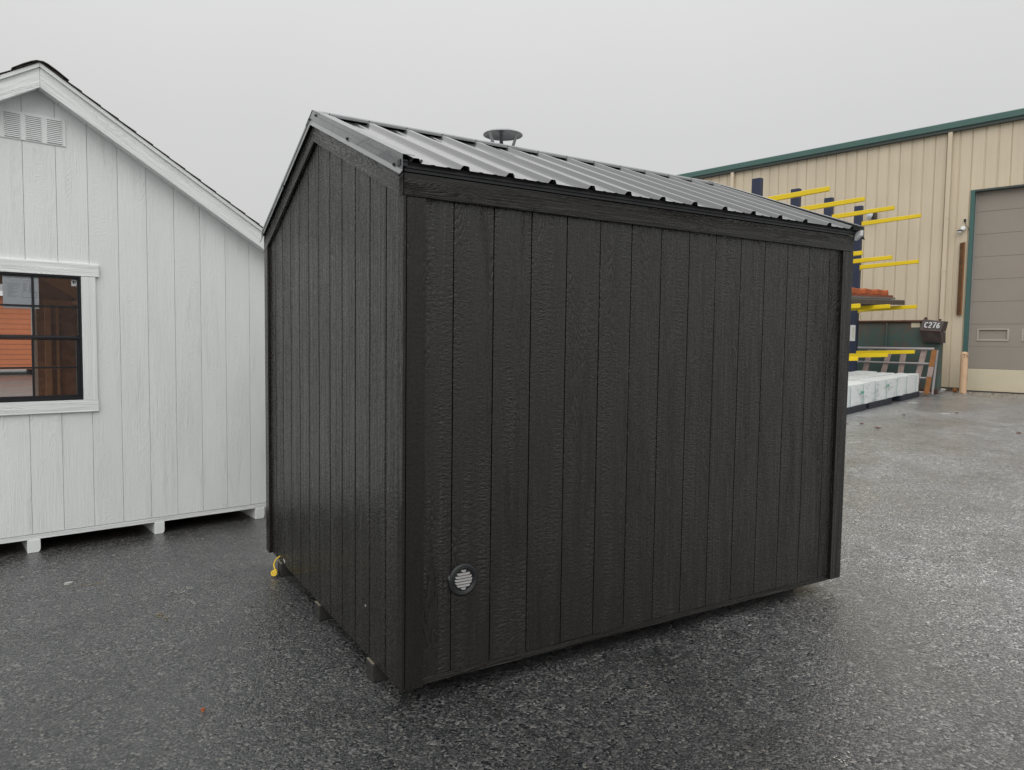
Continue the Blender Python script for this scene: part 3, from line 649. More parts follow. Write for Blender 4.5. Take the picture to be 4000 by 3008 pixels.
# rake fascia, shadow board, soffit
ang2 = math.atan(SL2)
def rake2(sign, y0, th, zo, h, name, mat, ln_s, start=0):
    ex = Vector((sign*math.cos(ang2), 0, -math.sin(ang2))); ez = Vector((sign*math.sin(ang2), 0, math.cos(ang2))); ey = ez.cross(ex)
    mw = Matrix((ex, ey, ez)).transposed().to_4x4(); mw.translation = Vector((RS, y0, 3.38)); inv = mw.inverted()
    def P(s, dz): return inv @ Vector((RS+sign*s, y0, 3.38-SL2*s+dz))
    d = inv.to_3x3() @ Vector((0, th, 0))
    return MB().prism([P(start, zo), P(ln_s, zo), P(ln_s, zo+h), P(start, zo+h)], d).build(name, mat, WS, bevel=.002, mw=mw)
for sg in (1, -1):
    Lh = 2.05
    rake2(sg, -OV, .02, 0, .170, 'rake_fascia', 'whtx', Lh, .0006)
    rake2(sg, -OV-.014, .013, .138, .032, 'shadow_board', 'whtx', Lh, .0006)
    # soffit boards
    s0 = .0; k = 0
    js = [.0]+[.125+.175*i for i in range(12)]
    for i in range(len(js)-1):
        a, b = js[i]+.0012, js[i+1]-.0012
        MB().prism([(RS+sg*a, -OV+.021, 3.392-SL2*a), (RS+sg*b, -OV+.021, 3.392-SL2*b), (RS+sg*b, -OV+.021, 3.402-SL2*b), (RS+sg*a, -OV+.021, 3.402-SL2*a)], (0, OV-.0215, 0)).build('soffit_board', 'whts', WS)
    # roof deck
    MB().prism([(RS, -OV+.01, 3.505), (RS+sg*Lh, -OV+.01, 3.505-SL2*Lh), (RS+sg*Lh, -OV+.01, 3.545-SL2*Lh), (RS, -OV+.01, 3.545)], (0, DEP+OV, 0)).build('roof_deck', 'osb', WS)
    # shingle courses, each a little proud of the one below
    ex = Vector((sg*math.cos(ang2), 0, -math.sin(ang2))); nz = Vector((sg*math.sin(ang2), 0, math.cos(ang2)))
    i = 0; d0 = 0.02
    base = Vector((RS, 0, 3.551))
    while d0 < Lh/math.cos(ang2):
        e0 = d0+.143+random.uniform(-.004, .004); th = .0075+random.uniform(-.001, .0015)
        a = base+ex*(d0-.02)+nz*.001; b = base+ex*e0+nz*.0035
        yy = -OV-.020-random.uniform(0, .006)
        pts = [a+nz*0, b, b+nz*th, a+nz*.003]
        MB().prism([(p.x, yy, p.z) for p in pts], (0, DEP+OV+.03, 0)).build('shingle_course', 'shing', WS)
        d0 = e0-.002
# ridge cap shingles bent over the peak
rc = [(-.165, -.096), (-.10, -.050), (-.05, -.018), (-.02, -.004), (.02, -.002), (.05, -.014), (.10, -.046), (.175, -.100)]
for k in range(12):
    y = -OV-.03+k*.16
    zt = 3.553
    lo = [(RS+a, y, zt+b*.93) for a, b in rc]; hi = [(RS+a*1.01, y, zt+b*.93+.007-.003*(abs(a) > .15)) for a, b in rc]
    n_ = len(lo); m_ = MB(); d = Vector((0, .30, .004))
    m_.prism(lo+hi[::-1], d); m_.build('ridge_shingle', 'shing', WS)
# skids
for a, b in ((0, .083), (.870, .945), (1.700, 1.782)):
    pts = [(a, .0, .0), (b-.014, .0, .0), (b-.003, 0, .012), (b, 0, .03), (b, 0, wz0-.005), (a, 0, wz0-.005)]
    MB().prism(pts, (0, DEP-.1, 0)).build('skid', 'whts', WS, bevel=.003)
# interior framing
iy = .02
for i in range(20):     # studs on the right wall
    y = .35+.406*i
    if y < DEP-.1: MB().box(WRt-.103, WRt-.014, y, y+.038, wz0, 2.215).build('stud', 'stud', WS)
MB().box(WRt-.014, WRt-.0125, .02, DEP, wz0, 2.355).build('inner_sheathing', 'osb', WS)
MB().box(WL+.0125, WL+.014, 8.2, DEP, wz0, 2.355).build('inner_sheathing', 'osb', WS)
MB().box(WRt-.103, WRt-.014, .02, DEP-.02, 2.216, 2.290).build('top_plate', 'stud', WS)
for i in range(24):     # rafters
    y = .2+.41*i
    for sg in (1, -1):
        MB().prism([(RS, y, 3.40), (RS+sg*1.78, y, 3.40-SL2*1.78), (RS+sg*1.78, y, 3.50-SL2*1.78), (RS, y, 3.50)], (0, .038, 0)).build('rafter', 'stud', WS)
# rear wall with a wide opening whose white post shows through the window
ox1 = 1.19; oz = 2.50
MB().box(ox1+.20, WRt-.0145, DEP-.02, DEP, wz0, 2.30).build('rear_wall_panel', 'osb', WS)
MB().prism([(-1.0, DEP-.02, 2.56), (1.0, DEP-.02, 2.56), (1.35, DEP-.02, 2.24), (WRt-.015, DEP-.02, 2.24), (WRt-.015, DEP-.02, 2.38), (RS, DEP-.02, 3.50), (WL+.015, DEP-.02, 2.38), (WL+.015, DEP-.02, 2.24), (-1.3, DEP-.02, 2.24)], (0, .02, 0)).build('rear_gable_panel', 'osb', WS)
MB().box(ox1+.20, WRt-.104, DEP-.065, DEP-.021, 2.20, 2.30).build('rear_header', 'stud', WS)
for s_ in (ox1+.22, 1.60):
    MB().box(s_, s_+.038+.06*(s_ < 1.5), DEP-.11, DEP-.0205, wz0, 2.20).build('stud', 'stud', WS)
MB().box(ox1+.02, ox1+.10, DEP-.02, DEP+.06, wz0, 2.5).build('door_post', 'whts', WS)
MB().box(ox1+.10, ox1+.20, DEP-.02, DEP, wz0, 2.45).build('rear_wall_panel', 'osb', WS)

# far orange shed, seen through the white shed
OS = thing('orange_shed', 'orange lap-sided shed with grey shingle roof, seen through the window grid', 'shed', (-2.2, 32.5, GZ), R(8.68))
for i in range(15):
    z = .22+.2032*i
    MB().prism([(-5, -.016, z), (-5, 0, z+.205), (-5, .01, z+.205), (-5, .01, z)], (11, 0, 0)).build('lap_board', 'orgsid', OS)
MB().box(-5, 6, .011, 4, .22, 3.27).build('shed_body', 'orgsid', OS)
MB().prism([(-5.2, -.25, 3.20), (-5.2, 2.0, 4.30), (-5.2, 4.25, 3.20)], (11.4, 0, 0)).build('shed_roof', 'gshin', OS)
MB().box(-5.2, 6.2, -.28, -.255, 3.14, 3.33).build('eave_fascia', 'whts', OS)
for x in (-4, -2.1, -.2, 1.7, 3.6, 5.4): MB().box(x, x+.3, .02, 3.9, 0, .21).build('support_block', 'conc', OS)

# ================================================================== WAREHOUSE
WHO = (20.257, 7.674, .285); WA = R(-75)
WH = thing('warehouse', 'tan ribbed metal warehouse with green eave and tall overhead door, across the yard', 'building', WHO, WA)
WHM = T(*WHO) @ Matrix.Rotation(WA, 4, 'Z')
def ze(s): return 7.142+.0205*(s+8.36)     # underside of the eave trim
DX0 = -.15; DX1 = 4.9; DZ = 5.60
def rib_sheet(a, b, z0f, z1f):
    """wall sheet between a and b with a rib every 0.3048 m"""
    m_ = MB(); pr = []
    k0 = math.floor((a-.14)/.3048)-1
    pts = [(a, 0)]
    for k in range(k0, k0+int((b-a)/.3048)+4):
        c = .14+.3048*k
        for dx, y in ((-.026, 0), (-.014, .024), (.014, .024), (.026, 0)):
            if a+.001 < c+dx < b-.001: pts.append((c+dx, y))
    pts.append((b, 0))
    lo = [(x, y, z0f(x)) for x, y in pts]; hi = [(x, y, z1f(x)) for x, y in pts]; n_ = len(lo)
    m_.add(lo+hi, [(i, i+1, n_+i+1, n_+i) for i in range(n_-1)]); return m_
s = -26.0
edges = [-.02+.0-.9144*k for k in range(30, -1, -1)]
edges = [e_-.13+.0 for e_ in edges]
for i in range(len(edges)-1):
    rib_sheet(edges[i], edges[i+1], lambda x: .10, lambda x: ze(x)+.02).build('wall_panel', 'wall', WH, fix=False)
    # overlap seam: thin lip
for a, b in ((-.15, .7644), (.7644, 1.6788), (1.6788, 2.5932), (2.5932, 3.5076), (3.5076, 4.422), (4.422, 4.9)):
    rib_sheet(a, b, lambda x: DZ, lambda x: ze(x)+.02).build('wall_panel', 'wall', WH, fix=False)
for a, b in ((4.9, 5.81), (5.81, 6.72), (6.72, 7.64), (7.64, 8.55), (8.55, 9.47)):
    rib_sheet(a, b, lambda x: .10, lambda x: ze(x)+.02).build('wall_panel', 'wall', WH, fix=False)
MB().box(-28, DX0, .05, .3, -.3, .12).build('foundation_curb', 'conc', WH)
MB().box(DX1, 9.47, .05, .3, -.3, .12).build('foundation_curb', 'conc', WH)
# eave trim
def sweep(name, mat, prof, s0=-28, s1=9.47):
    a = [(s0, y, ze(s0)+z) for y, z in prof]; b = [(s1, y, ze(s1)+z) for y, z in prof]; n_ = len(prof)
    m_ = MB(); m_.add(a+b, [(i, (i+1) % n_, n_+(i+1) % n_, n_+i) for i in range(n_)]+[tuple(range(n_)), tuple(range(2*n_-1, n_-1, -1))]); return m_.build(name, mat, WH)
sweep('eave_trim', 'green', [(-.16, .052), (-.17, .066), (-.17, .215), (-.155, .235), (.02, .245), (.02, .052)])
sweep('eave_soffit', 'dgreen', [(-.13, -.03), (-.135, .050), (.02, .050), (.02, -.03)])
MB().add([(-28, .0, ze(-28)+.235), (9.47, .0, ze(9.47)+.235), (9.47, 30, ze(9.47)+2.2), (-28, 30, ze(-28)+2.2)], [(0, 1, 2, 3)]).build('roof_slope', 'gshin', WH, fix=False)
MB().box(-28, 9.4, 30, 30.1, -.3, 9).build('rear_wall', 'wall', WH); MB().box(9.4, 9.47, .05, 30, -.3, 7.6).build('end_wall', 'wall', WH); MB().box(-28, -27.93, .05, 30, -.3, 6.8).build('end_wall', 'wall', WH)
# downspouts
for s_, joints in ((-.70, (4.89, 1.9, 3.4)), (-7.25, (4.9, 2.0, 3.4))):
    d = MB().box(s_-.055, s_+.055, -.125, -.03, .06, ze(s_)+.03).build('downspout', 'wall', WH, bevel=.01)
    for z in joints: MB().box(s_-.063, s_+.063, -.132, -.03, z, z+.035).build('bracket', 'wall', d)
# door recess, jamb, header
MB().box(DX0, DX0+.105, -.035, .16, .0, DZ).build('door_jamb', 'greenl', WH, bevel=.006)
MB().box(DX1-.105, DX1, -.035, .16, .0, DZ).build('door_jamb', 'greenl', WH, bevel=.006)
MB().box(DX0+.105, DX1-.105, -.035, .16, DZ-.055, DZ).build('door_header', 'dgreen', WH, bevel=.006)
MB().box(-28, 9.47, .06, .07, 5.62, 7.2).build('wall_lining', 'dark', WH); MB().box(-28, DX0-.01, .06, .07, .1, 5.61).build('wall_lining', 'dark', WH)
DR = MB().box(DX0+.1, DX1-.1, .235, .26, 0, DZ).build('overhead_door', 'dark', WH)
for i in range(9):
    z0 = .03+.622*i; z1 = z0+.618
    mat_ = 'doorb' if i == 0 else 'doorc'
    if i == 2:
        # section with recessed windows, one after another
        m_ = MB(); wx = [(.185+1.035*k, .185+1.035*k+.66) for k in range(4)]; xa = DX0+.11
        za, zb_ = 1.475, 1.735
        for a, b in wx:
            m_.box(xa, a, .16, .20, z0, z1); m_.box(a, b, .16, .20, z0, za); m_.box(a, b, .16, .20, zb_, z1); xa = b
        m_.box(xa, DX1-.11, .16, .20, z0, z1); sec = m_.build('door_section', mat_, DR)
        for a, b in wx:
            f = MB(); t_ = .045
            f.box(a-t_, b+t_, .145, .159, zb_, zb_+.03); f.box(a-t_, b+t_, .14, .159, za-t_, za); f.box(a-t_, a, .145, .159, za, zb_); f.box(b, b+t_, .145, .159, za, zb_)
            f.build('door_window_frame', 'doorf', sec, bevel=.004)
            MB().box(a, b, .19, .20, za, zb_).build('door_window_pane', 'doorc', sec)
    else:
        MB().box(DX0+.11, DX1-.11, .16, .20, z0, z1).build('door_section', mat_, DR, bevel=.005)
MB().box(DX0+.11, DX1-.11, .155, .2, -.01, .028).build('bottom_seal', 'drip', DR)
MB().box(DX0, DX1, -.10, .40, -.25, .004).build('door_sill', 'conc', WH)
MB().box(DX0+.106, DX0+.118, .10, .158, 0, DZ-.06).build('weather_strip', 'rail', WH)
def wthing(name, label, cat, s_, y_, z_, group=None):
    p = WHM @ Vector((s_, y_, z_)); return thing(name, label, cat, p, WA, group)
# wall lamp
LP = wthing('wall_lamp', 'round white-lensed flood lamp on the tan warehouse wall behind the rack arms', 'lamp', -2.62, -.03, 5.16)
MB().box(-.07, .07, -.12, 0, -.10, .13).build('lamp_housing', 'bronze', LP, bevel=.015)
q = Matrix.Rotation(R(90), 4, 'X') @ Matrix.Rotation(R(-35), 4, 'Y')
MB().lathe([(.001, .13), (.06, .12), (.105, .085), (.125, .03), (.12, 0), (.001, 0)], 24).build('lamp_lens', 'lens', LP, smooth=True, mw=T(-.07, -.12, .03) @ Vector((-.75, -.62, .12)).to_track_quat('Z', 'Y').to_matrix().to_4x4())
# camera
CM = wthing('security_camera', 'small white dome camera on the wall left of the overhead door', 'camera', -.34, -.03, 4.47)
MB().lathe([(.001, .045), (.05, .04), (.07, .015), (.07, 0), (.001, 0)], 20).build('camera_base', 'plast', CM, smooth=True, mw=T(.05, -.01, .09) @ Matrix.Rotation(R(70), 4, 'X'))
MB().lathe([(.001, -.065), (.035, -.058), (.06, -.03), (.066, 0), (.001, .0)], 20).build('camera_dome', 'plast', CM, smooth=True, mw=T(-.02, -.09, .01))
MB().box(-.07, .05, -.13, -.02, .015, .045).build('camera_visor', 'vblk', CM, bevel=.01)
CB = wthing('cable_clip', 'small dark cable tail hanging beside the door jamb above the dome camera', 'cable', -.25, -.03, 4.7)
MB().tube([(.0, -.02, .10), (.01, -.03, .03), (.03, -.03, -.06), (.09, -.03, -.14), (.11, -.02, -.20)], .008, 6).build('cable', 'vblk', CB)
MB().box(-.03, .03, -.035, -.01, .03, .12).build('clip', 'vblk', CB, bevel=.01)
# brown wooden strips on the wall
BS = wthing('wood_strip_rack', 'bundle of four long brown wooden strips fixed upright beside the overhead door', 'wood strips', -.275, -.03, 2.15)
for i in range(4):
    MB().box(-.062+.032*i, -.036+.032*i, -.06+.008*(i % 2), -.0, 0, 2.01+.008*i).build('wood_strip', 'rustw2' if i == 3 else 'rustw', BS, bevel=.003)
# bollard
BO = thing('bollard', 'scratched tan steel bollard standing at the left side of the overhead door', 'bollard', (19.617, 7.47, .273))
MB().lathe([(.001, 1.135), (.05, 1.13), (.08, 1.105), (.090, 1.07), (.091, .0)], 24).build('post', 'tan', BO, smooth=True)
rs = MB()
for i in range(16):
    a = random.uniform(R(200), R(300)); z = random.choice([random.uniform(.95, 1.08), random.uniform(.3, 1.0)]); w_ = random.uniform(.008, .02)
    p = Vector((.0925*math.cos(a), .0925*math.sin(a), z)); u = Vector((-math.sin(a), math.cos(a), 0))
    rs.add([tuple(p-u*w_), tuple(p+u*w_+Vector((0, 0, .01))), tuple(p+u*w_*.4+Vector((0, 0, w_*1.6))), tuple(p-u*w_*.7+Vector((0, 0, w_)))], [(0, 1, 2, 3)])
rs.build('rust_chips', 'rustw', BO, fix=False)

# ------------------------------------------------------------------ dumpster
DG = .285-.285+.0
DU = wthing('dumpster', 'rusty dark green roll-off dumpster marked C276 in front of the warehouse wall', 'dumpster', -2.4, -1.5, -.02)
DB = MB().box(-3.4, 2.02, 0, .32, .10, 1.93).build('container_body', 'dump', DU, bevel=.01)
MB().box(-3.45, 1.60, -.06, .36, 1.93, 1.99).build('top_rim', 'rusty', DU, bevel=.01)
MB().box(-3.4, 2.02, -.03, 0, .0, .10).build('bottom_rail', 'rusty', DU, bevel=.01)
for x in (-2.4, -1.0, .66): MB().box(x, x+.05, -.045, 0, .10, 1.93).build('side_rib', 'dump', DU, bevel=.008)
MB().box(1.30, 1.515, -.012, -.001, 1.79, 1.92).build('paper_label', 'doorb', DU)
# steel pocket with the number
CH = MB().prism([(1.57, -.02, 2.04), (1.60, -.30, 1.70), (1.61, -.18, 1.37), (1.61, .3, 1.35), (1.57, .3, 2.03)], (.50, 0, 0))
ch = MB(); A_ = [(1.60, -.10, 2.01), (2.12, -.10, 1.95), (2.07, -.26, 1.68), (1.58, -.26, 1.71)]; B_ = [(1.58, -.26, 1.70), (2.07, -.26, 1.67), (2.08, -.13, 1.37), (1.63, -.13, 1.39)]
bk_ = lambda P: [(x, .3, z) for x, y, z in P]
ch.add(A_+bk_(A_), [(0, 1, 2, 3), (0, 3, 7, 4), (1, 5, 6, 2), (0, 4, 5, 1), (3, 2, 6, 7)]); ch.add(B_+bk_(B_), [(0, 1, 2, 3), (0, 3, 7, 4), (1, 5, 6, 2), (3, 2, 6, 7), (0, 4, 5, 1)])
CHO = ch.build('steel_pocket', 'chute', DU)
MB().tube([(1.58, -.275, 1.705), (2.08, -.275, 1.672)], .012, 6).build('pocket_fold', 'rusty', CHO)
MB().tube([(1.66, -.10, 2.03), (1.66, .0, 2.03)], .035, 8).build('hinge_pin', 'rusty', CHO)
MB().tube([(2.0, -.10, 1.99), (2.0, .0, 1.99)], .025, 8).build('hinge_pin', 'rusty', CHO)
glyph = {'C': [[(.9, .85), (.6, 1), (.25, .9), (.08, .5), (.25, .1), (.6, 0), (.9, .15)]],
         '2': [[(.1, .8), (.35, 1), (.75, .95), (.85, .7), (.55, .4), (.1, 0), (.9, 0)]],
         '7': [[(.1, 1), (.9, 1), (.6, .5), (.4, 0)]],
         '6': [[(.8, .95), (.45, .9), (.15, .5), (.15, .15), (.45, 0), (.8, .12), (.82, .4), (.5, .55), (.2, .38)]]}
tm = MB()
for i_, ch_ in enumerate('C276'):
    for st_ in glyph[ch_]:
        tm.tube([(i_*.096+.078*a_, .155*b_, 0) for a_, b_ in st_], .0165, 6)
tm.v = [(x_, y_, z_*.2) for x_, y_, z_ in tm.v]
tme = tm.mesh('number_text', 'spray')
ux = (Vector(A_[2])-Vector(A_[3])).normalized(); uz = (Vector(A_[0])-Vector(A_[3])).normalized(); un = ux.cross(uz).normalized(); uz = un.cross(ux)
mtx = Matrix((ux, uz, un)).transposed().to_4x4(); mtx.translation = Vector((1.665, -.26, 1.70))+uz*.085+un*.026
tx = bpy.data.objects.new('number_text', tme); COL.objects.link(tx); tx.parent = CHO; tx.matrix_local = mtx

# ------------------------------------------------------------------ leaning gate
GT = wthing('steel_gate', 'pale tubular gate with wooden boards leaning against the green dumpster', 'gate', -1.8, -2.2, 0)
lean = .22/1.2
def gp(s_, z): return (s_+1.8, lean*z, z-.01*0)
for z in (1.19, .80, .42, .04):
    MB().tube([gp(-3.6, z), gp(-.40, z)], .033 if z > 1 else .026, 8).build('rail', 'rail', GT, smooth=True)
for s_, wob in ((-2.62, .03), (-2.15, .10), (-1.69, .13), (-1.20, .04), (-.80, .10), (-3.1, .05)):
    a = Vector(gp(s_, .02)); b = Vector(gp(s_+wob*1.6, 1.22)); w_ = .07
    MB().add([tuple(a+Vector((-w_, .05, 0))), tuple(a+Vector((w_, .05, 0))), tuple(b+Vector((w_, .05, 0))), tuple(b+Vector((-w_, .05, 0))),
              tuple(a+Vector((-w_, .08, 0))), tuple(a+Vector((w_, .08, 0))), tuple(b+Vector((w_, .08, 0))), tuple(b+Vector((-w_, .08, 0)))],
             [(0, 1, 2, 3), (7, 6, 5, 4), (0, 4, 5, 1), (1, 5, 6, 2), (2, 6, 7, 3), (3, 7, 4, 0)]).build('board', 'gslat', GT)
def slant(name, mat, s_, z0, z1, w_, dy, sh):
    a = Vector(gp(s_, z0)); b = Vector(gp(s_+sh, z1))
    MB().add([tuple(a+Vector((-w_, dy, 0))), tuple(a+Vector((w_, dy, 0))), tuple(b+Vector((w_, dy, 0))), tuple(b+Vector((-w_, dy, 0))),
              tuple(a+Vector((-w_, dy+.03, 0))), tuple(a+Vector((w_, dy+.03, 0))), tuple(b+Vector((w_, dy+.03, 0))), tuple(b+Vector((-w_, dy+.03, 0)))],
             [(0, 1, 2, 3), (7, 6, 5, 4), (0, 4, 5, 1), (1, 5, 6, 2), (2, 6, 7, 3), (3, 7, 4, 0)]).build(name, mat, GT)
slant('end_board', 'rustw2', -.47, 0, .45, .06, -.07, .03); slant('end_board', 'gslat', -.44, .455, .72, .06, -.07, .02); slant('end_board', 'rustw2', -.42, .725, 1.17, .06, -.07, .04)
slant('end_post', 'rail', -.36, 0, 1.16, .022, .06, .02)

# small litter by the wall
BW = wthing('white_bowl', 'crumpled white scrap lying at the foot of the downspout', 'litter', -.44, -1.05, 0)
MB().lathe([(.001, .0), (.06, .0), (.14, .07), (.16, .10), (.15, .10), (.12, .06), (.001, .02)], 14).build('bowl', 'plast', BW)
OB = wthing('orange_stone', 'small orange lump on the ground between the downspout and the bollard', 'stone', -.18, -.55, 0)
bmx = bmesh.new(); bmesh.ops.create_icosphere(bmx, subdivisions=2, radius=.07)
for v_ in bmx.verts: v_.co *= random.uniform(.85, 1.1)
bmesh.ops.translate(bmx, verts=bmx.verts, vec=(0, 0, .05)); me = bpy.data.meshes.new('lump'); bmx.to_mesh(me); bmx.free(); me.materials.append(M['rustw2'])
ob_ = bpy.data.objects.new('lump', me); COL.objects.link(ob_); ob_.parent = OB
lf = MB()
for i in range(900):
    s_ = random.uniform(-1.6, 1.4) if i % 2 else random.uniform(-5, -.3); y = -random.random()**1.6*1.5-.03+(-.3 if s_ > -.1 else 0)
    p = WHM @ Vector((s_, y-(2.0 if s_ < -.5 and i % 3 else 0)*random.uniform(.75, 1.0), 0)); z = gz(p.x)+.004
    a = random.random()*6.28; r_ = random.uniform(.012, .04)
    lf.add([(p.x+r_*math.cos(a), p.y+r_*math.sin(a), z+.004), (p.x-.5*r_*math.sin(a), p.y+.5*r_*math.cos(a), z+random.uniform(0, .012)), (p.x-r_*math.cos(a), p.y-r_*math.sin(a), z)], [(0, 1, 2)])
lfo = lf.build('leaf_litter', 'leaf', fix=False); lfo['kind'] = 'stuff'; tag(lfo, 'thin band of brown leaf litter and grit along the warehouse foot', 'leaves')

# ------------------------------------------------------------------ cantilever rack
TH = R(13); row = Vector((math.cos(TH), math.sin(TH), 0)); arm = Vector((row.y, -row.x, 0))
T4 = Vector((17.6, 7.707, 0))
RK = thing('cantilever_rack', 'navy cantilever rack with long bright yellow arms beside the warehouse', 'rack', (T4.x, T4.y, gz(T4.x)), TH)
# local frame: x along the row, y away from the arms
zb0 = gz(T4.x); LA = 1.452
offs = [-5.823, -3.915, -2.006, 0]
hts = [5.345, 4.913, 3.737, 2.571, 1.394]
for i, off in enumerate(offs):
    dz = .038*off; zg_ = gz((T4+row*off).x)-zb0
    c_ = MB(); y0 = LA; hh = hts[0]+dz-zb0
    c_.box(off-.065, off+.065, y0, y0+.03, zg_, hh); c_.box(off-.055, off-.040, y0+.03, y0+.175, zg_, hh); c_.box(off+.040, off+.055, y0+.03, y0+.175, zg_, hh); c_.box(off-.065, off+.065, y0+.175, y0+.205, zg_, hh)
    c_.box(off-.065, off+.065, y0, y0+.205, hh, hh+.008)
    cm = MB().box(off-.065, off+.065, y0, y0+.205, zg_, hh).build('column', 'navy', RK, bevel=.006)
    for l, h_ in enumerate(hts[1:]):
        z = h_+dz-zb0; w_ = .036; hh_ = .050
        a = (off, LA-.001, z-.040*LA); b = (off, 0, z)
        m_ = MB(); r0, r1 = .055, .046
        m_.add([(off-w_, LA-.002, a[2]-r0), (off+w_, LA-.002, a[2]-r0), (off+w_, LA-.002, a[2]+r0), (off-w_, LA-.002, a[2]+r0),
                (off-w_, 0, b[2]-r1), (off+w_, 0, b[2]-r1), (off+w_, 0, b[2]+r1), (off-w_, 0, b[2]+r1)],
               [(0, 1, 2, 3), (7, 6, 5, 4), (0, 4, 5, 1), (1, 5, 6, 2), (2, 6, 7, 3), (3, 7, 4, 0)])
        ar = m_.build('arm', 'ypaint', RK, bevel=.007)
        MB().box(off-.055, off+.055, LA-.014, LA-.0015, a[2]-.085, a[2]+.055).build('mount_plate', 'ypaint', ar, bevel=.003)
MB().box(offs[0], offs[4], LA+.08, LA+.13, 4.6-zb0-.2, 4.66-zb0-.2).build('brace_bar', 'navy', RK) if False else None
lp = MB().box(-.080, -.067, LA+.03, LA+.17, 1.66-zb0+.0, 2.10-zb0).build('load_plate', 'plast', RK, bevel=.004)
MB().box(-.082, -.0805, LA+.075, LA+.105, 1.75-zb0, 2.02-zb0).build('plate_print', 'doorb', lp)

# wrapped lumber on navy base blocks
BT = R(15); brow = Vector((math.cos(BT), math.sin(BT), 0)); bback = Vector((-brow.y, brow.x, 0)); P0 = Vector((17.6, 7.56, 0))
def wrapped(label, x0, x1, y0, y1, z0, z1, seed):
    L_ = thing('lumber_bundle', label, 'lumber', P0+brow*x1+bback*y0+Vector((0, 0, gz(17.6)+.10)), BT, 'white-wrapped lumber bundles under the rack')
    sl = .0248
    rnd = random.Random(seed); bm = bmesh.new(); nx = 48; nz = 6; ny = 6
    W_ = x1-x0; D_ = y1-y0; H_ = z1-z0
    bmesh.ops.create_cube(bm, size=1)
    for v_ in bm.verts: v_.co = Vector(((v_.co.x-.5)*W_, (v_.co.y+.5)*D_, (v_.co.z+.5)*H_))
    es = [e_ for e_ in bm.edges if abs((e_.verts[0].co-e_.verts[1].co).x) > .5]; bmesh.ops.subdivide_edges(bm, edges=es, cuts=nx, use_grid_fill=True)
    es = [e_ for e_ in bm.edges if abs((e_.verts[0].co-e_.verts[1].co).z) > H_*.9]; bmesh.ops.subdivide_edges(bm, edges=es, cuts=nz, use_grid_fill=True)
    es = [e_ for e_ in bm.edges if abs((e_.verts[0].co-e_.verts[1].co).y) > D_*.9]; bmesh.ops.subdivide_edges(bm, edges=es, cuts=ny, use_grid_fill=True)
    from mathutils import noise as mn_
    for v_ in bm.verts:
        p = v_.co*2.2+Vector((seed*9.1, 0, 0)); q_ = mn_.noise_vector(p)*.014+mn_.noise_vector(p*3.1)*.010
        if v_.co.z < .02: q_.z -= .02*abs(mn_.noise(p*1.5)); 
        v_.co += q_; v_.co.z += sl*v_.co.x
    me = bpy.data.meshes.new('plastic_wrap'); bm.to_mesh(me); bm.free()
    for p in me.polygons: p.use_smooth = True
    me.set_sharp_from_angle(angle=R(50))
    me.materials.append(M['wrap']); o = bpy.data.objects.new('plastic_wrap', me); COL.objects.link(o); o.parent = L_; o.location = (0, 0, z0)
    x = -.35
    while x > -W_+.1:
        zz = sl*x
        m_ = MB(); m_.box(x-.006, x+.006, -.030, -.024, z0+zz+.01, z0+zz+H_-.02); m_.build('strap', 'strap', L_)
        x -= .80
    return L_
LB = wrapped('front white plastic-wrapped lumber bundle with green straps, nearest the open yard', -7.6, -.02, 0, .49, .052, .50, 1)
wrapped('middle white plastic-wrapped lumber bundle, behind the front one under the rack', -7.6, -.30, .505, .96, .05, .51, 2)
wrapped('rear white plastic-wrapped lumber bundle, farthest under the rack by its columns', -7.6, -.16, .975, 1.45, .05, .53, 3)
for (x, z, w_, h_) in ((-4.55, .29, .20, .06), (-2.75, .34, .14, .05)):
    m_ = MB(); 
    for j in range(5): m_.box(x+j*w_/5, x+(j+.7)*w_/5, -.045, -.036, z+.0248*x+.01*math.sin(j*2), z+.0248*x+h_-.015*(j % 2))
    m_.build('wrap_print', 'wrapgr', LB)
for n_, (a, b) in enumerate(((-7.9, -6.3), (-5.72, -4.16), (-3.92, -2.33), (-1.60, .0))):
    p = P0+brow*b
    k = thing('base_block', 'navy base block under the '+('right end of the wrapped lumber', 'wrapped lumber, middle of the three visible', 'left end of the visible wrapped lumber', 'hidden left end of the wrapped lumber')[3-n_], 'block', (p.x, p.y, gz(p.x)), BT, 'navy base blocks under the lumber')
    w_ = b-a; h = MB(); h.prism([(0, -.03, -.01), (-w_, -.03, -.01-.024*w_), (-w_, -.03, .142-.024*w_), (0, -.03, .142)], (0, 1.30, 0)); h.build('block_body', 'navy2', k, bevel=.01)
    MB().box(-w_*.55-.07, -w_*.55+.07, -.038, -.03, .10-.024*w_*.55, .125-.024*w_*.55).build('block_pocket', 'drip', k)

